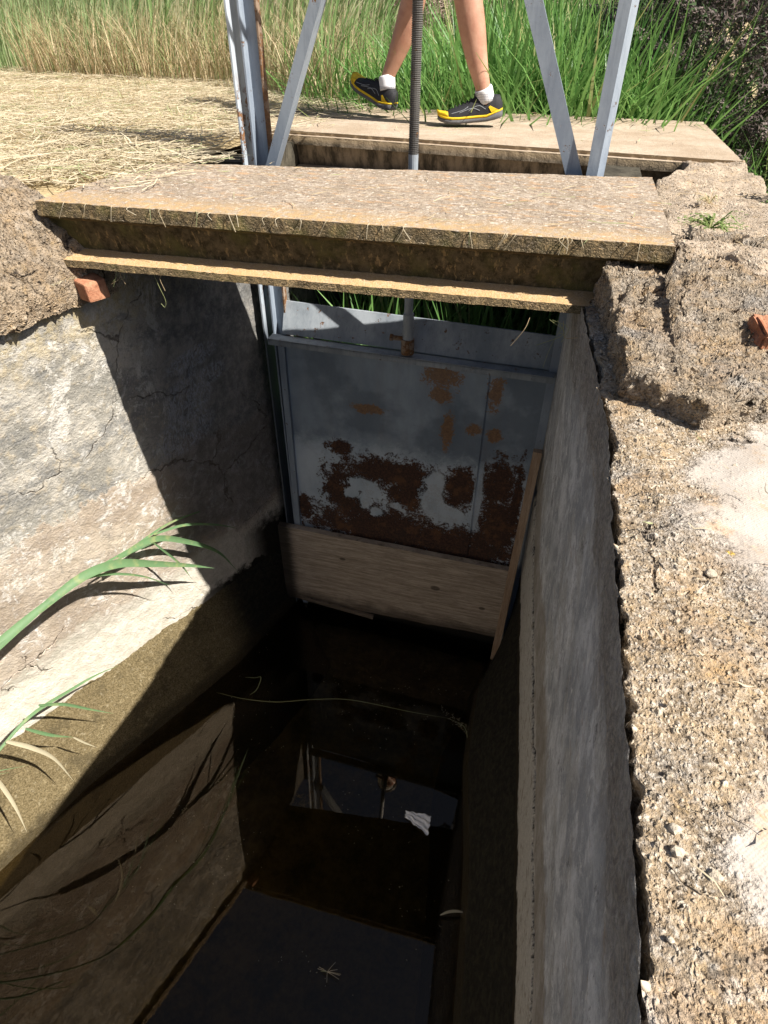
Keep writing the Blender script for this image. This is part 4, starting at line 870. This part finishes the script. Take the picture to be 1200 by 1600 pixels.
def spline2(pts): return [(v.x,v.y) for v in spline([(x,z,0) for x,z in pts],4)]
def WI(x):
    for (a_,b1,_),(c_,d1,_2) in zip(SECT,SECT[1:]):
        if x<=c_: return b1+(d1-b1)*(x-a_)/(c_-a_)
    return .014
def WD(x,z):
    zb=.02; t=min(1,max(0,(z-zb)/(UP(x)-zb))); return WI(x)*(1-t**2.6)**(1/2.6) if t<1 else 0
def upper(x,w,z):
    zt=UP(x); out=[]
    for j in range(20):
        a=2*math.pi*j/20; c=math.cos(a); s_=math.sin(a)
        if s_>=0: out.append((x,w*math.copysign(abs(c)**.77,c),z+.022+(zt-z-.022)*abs(s_)**.77))
        else: out.append((x,w*math.copysign(abs(c)**.4,c),z+.022-.016*abs(s_)**.4))
    return out
def place(heel,toe_dir,pitch,roll_=0):
    d=Vector((toe_dir[0],toe_dir[1],0)).normalized(); d=(d*math.cos(pitch)+Vector((0,0,math.sin(pitch)))).normalized(); s_=Vector((0,0,1)).cross(d).normalized(); u=d.cross(s_)
    m=Matrix((d,s_,u)).transposed().to_4x4(); m.translation=Vector(heel); return m
T1=place((.928,1.925,.026),(-.28,-.055),-.085); T2=place((.385,2.075,.016),(-.19,.10),.35)
s1=shoe(T1,'planted black trail shoe with yellow midsole and toe'); s2=shoe(T2,'raised black trail shoe with yellow edge, heel low and toe up')
for T,ak,top in((T1,Vector((.070,0,.072)),Vector((.836,1.90,.142))),(T2,Vector((.058,0,.075)),Vector((.350,2.10,.160)))):
    p0=T@ak; P=[p0+(top-p0)*t for t in(0,.3,.6,.9,1)]; b=B(); b.tube(P,[.037,.0375,.038,.0385,.036],20,True); b.build('sock',M_sock,per,smooth=True)

per.location.y-=.15
# ---------------------------------------------------------------- light, sky, camera
W=bpy.data.worlds.new('World'); S.world=W; W.use_nodes=True; nt=W.node_tree; bg=nt.nodes['Background']
sky=nt.nodes.new('ShaderNodeTexSky'); sky.sky_type='NISHITA'; sky.sun_disc=False
el=math.atan2(SUN.z,math.hypot(SUN.x,SUN.y)); sky.sun_elevation=el; sky.sun_rotation=math.atan2(SUN.x,SUN.y); sky.dust_density=2.2; sky.air_density=.8; sky.ozone_density=.7
nt.links.new(sky.outputs[0],bg.inputs[0]); bg.inputs[1].default_value=.046
ld=bpy.data.lights.new('sun','SUN'); ld.energy=4.9; ld.angle=R(.55); ld.color=(1,.95,.87); lo=bpy.data.objects.new('sun',ld); COL.objects.link(lo)
lo.rotation_euler=SUN.to_track_quat('Z','Y').to_euler(); lo.location=SUN*5
cd=bpy.data.cameras.new('camera'); cam=bpy.data.objects.new('camera',cd); COL.objects.link(cam); S.camera=cam
yaw,pit,rol=-.261,.677,.008
f=Vector((math.sin(yaw)*math.cos(pit),math.cos(yaw)*math.cos(pit),-math.sin(pit))); rt=Vector((math.cos(yaw),-math.sin(yaw),0)); up=rt.cross(f)
r2=math.cos(rol)*rt+math.sin(rol)*up; u2=-math.sin(rol)*rt+math.cos(rol)*up
mt=Matrix((r2,u2,-f)).transposed().to_4x4(); mt.translation=Vector((1.268,-1.472,.378)); cam.matrix_world=mt
cd.sensor_fit='VERTICAL'; cd.sensor_height=32; cd.lens=32*962.39/1600; cd.clip_start=.02; cd.clip_end=2000
S.render.resolution_x=768; S.render.resolution_y=1024
S.view_settings.view_transform='Standard'; S.view_settings.look='None'; S.view_settings.exposure=1.02; S.view_settings.gamma=1
S.render.engine='CYCLES'; S.cycles.max_bounces=6; S.cycles.transparent_max_bounces=12
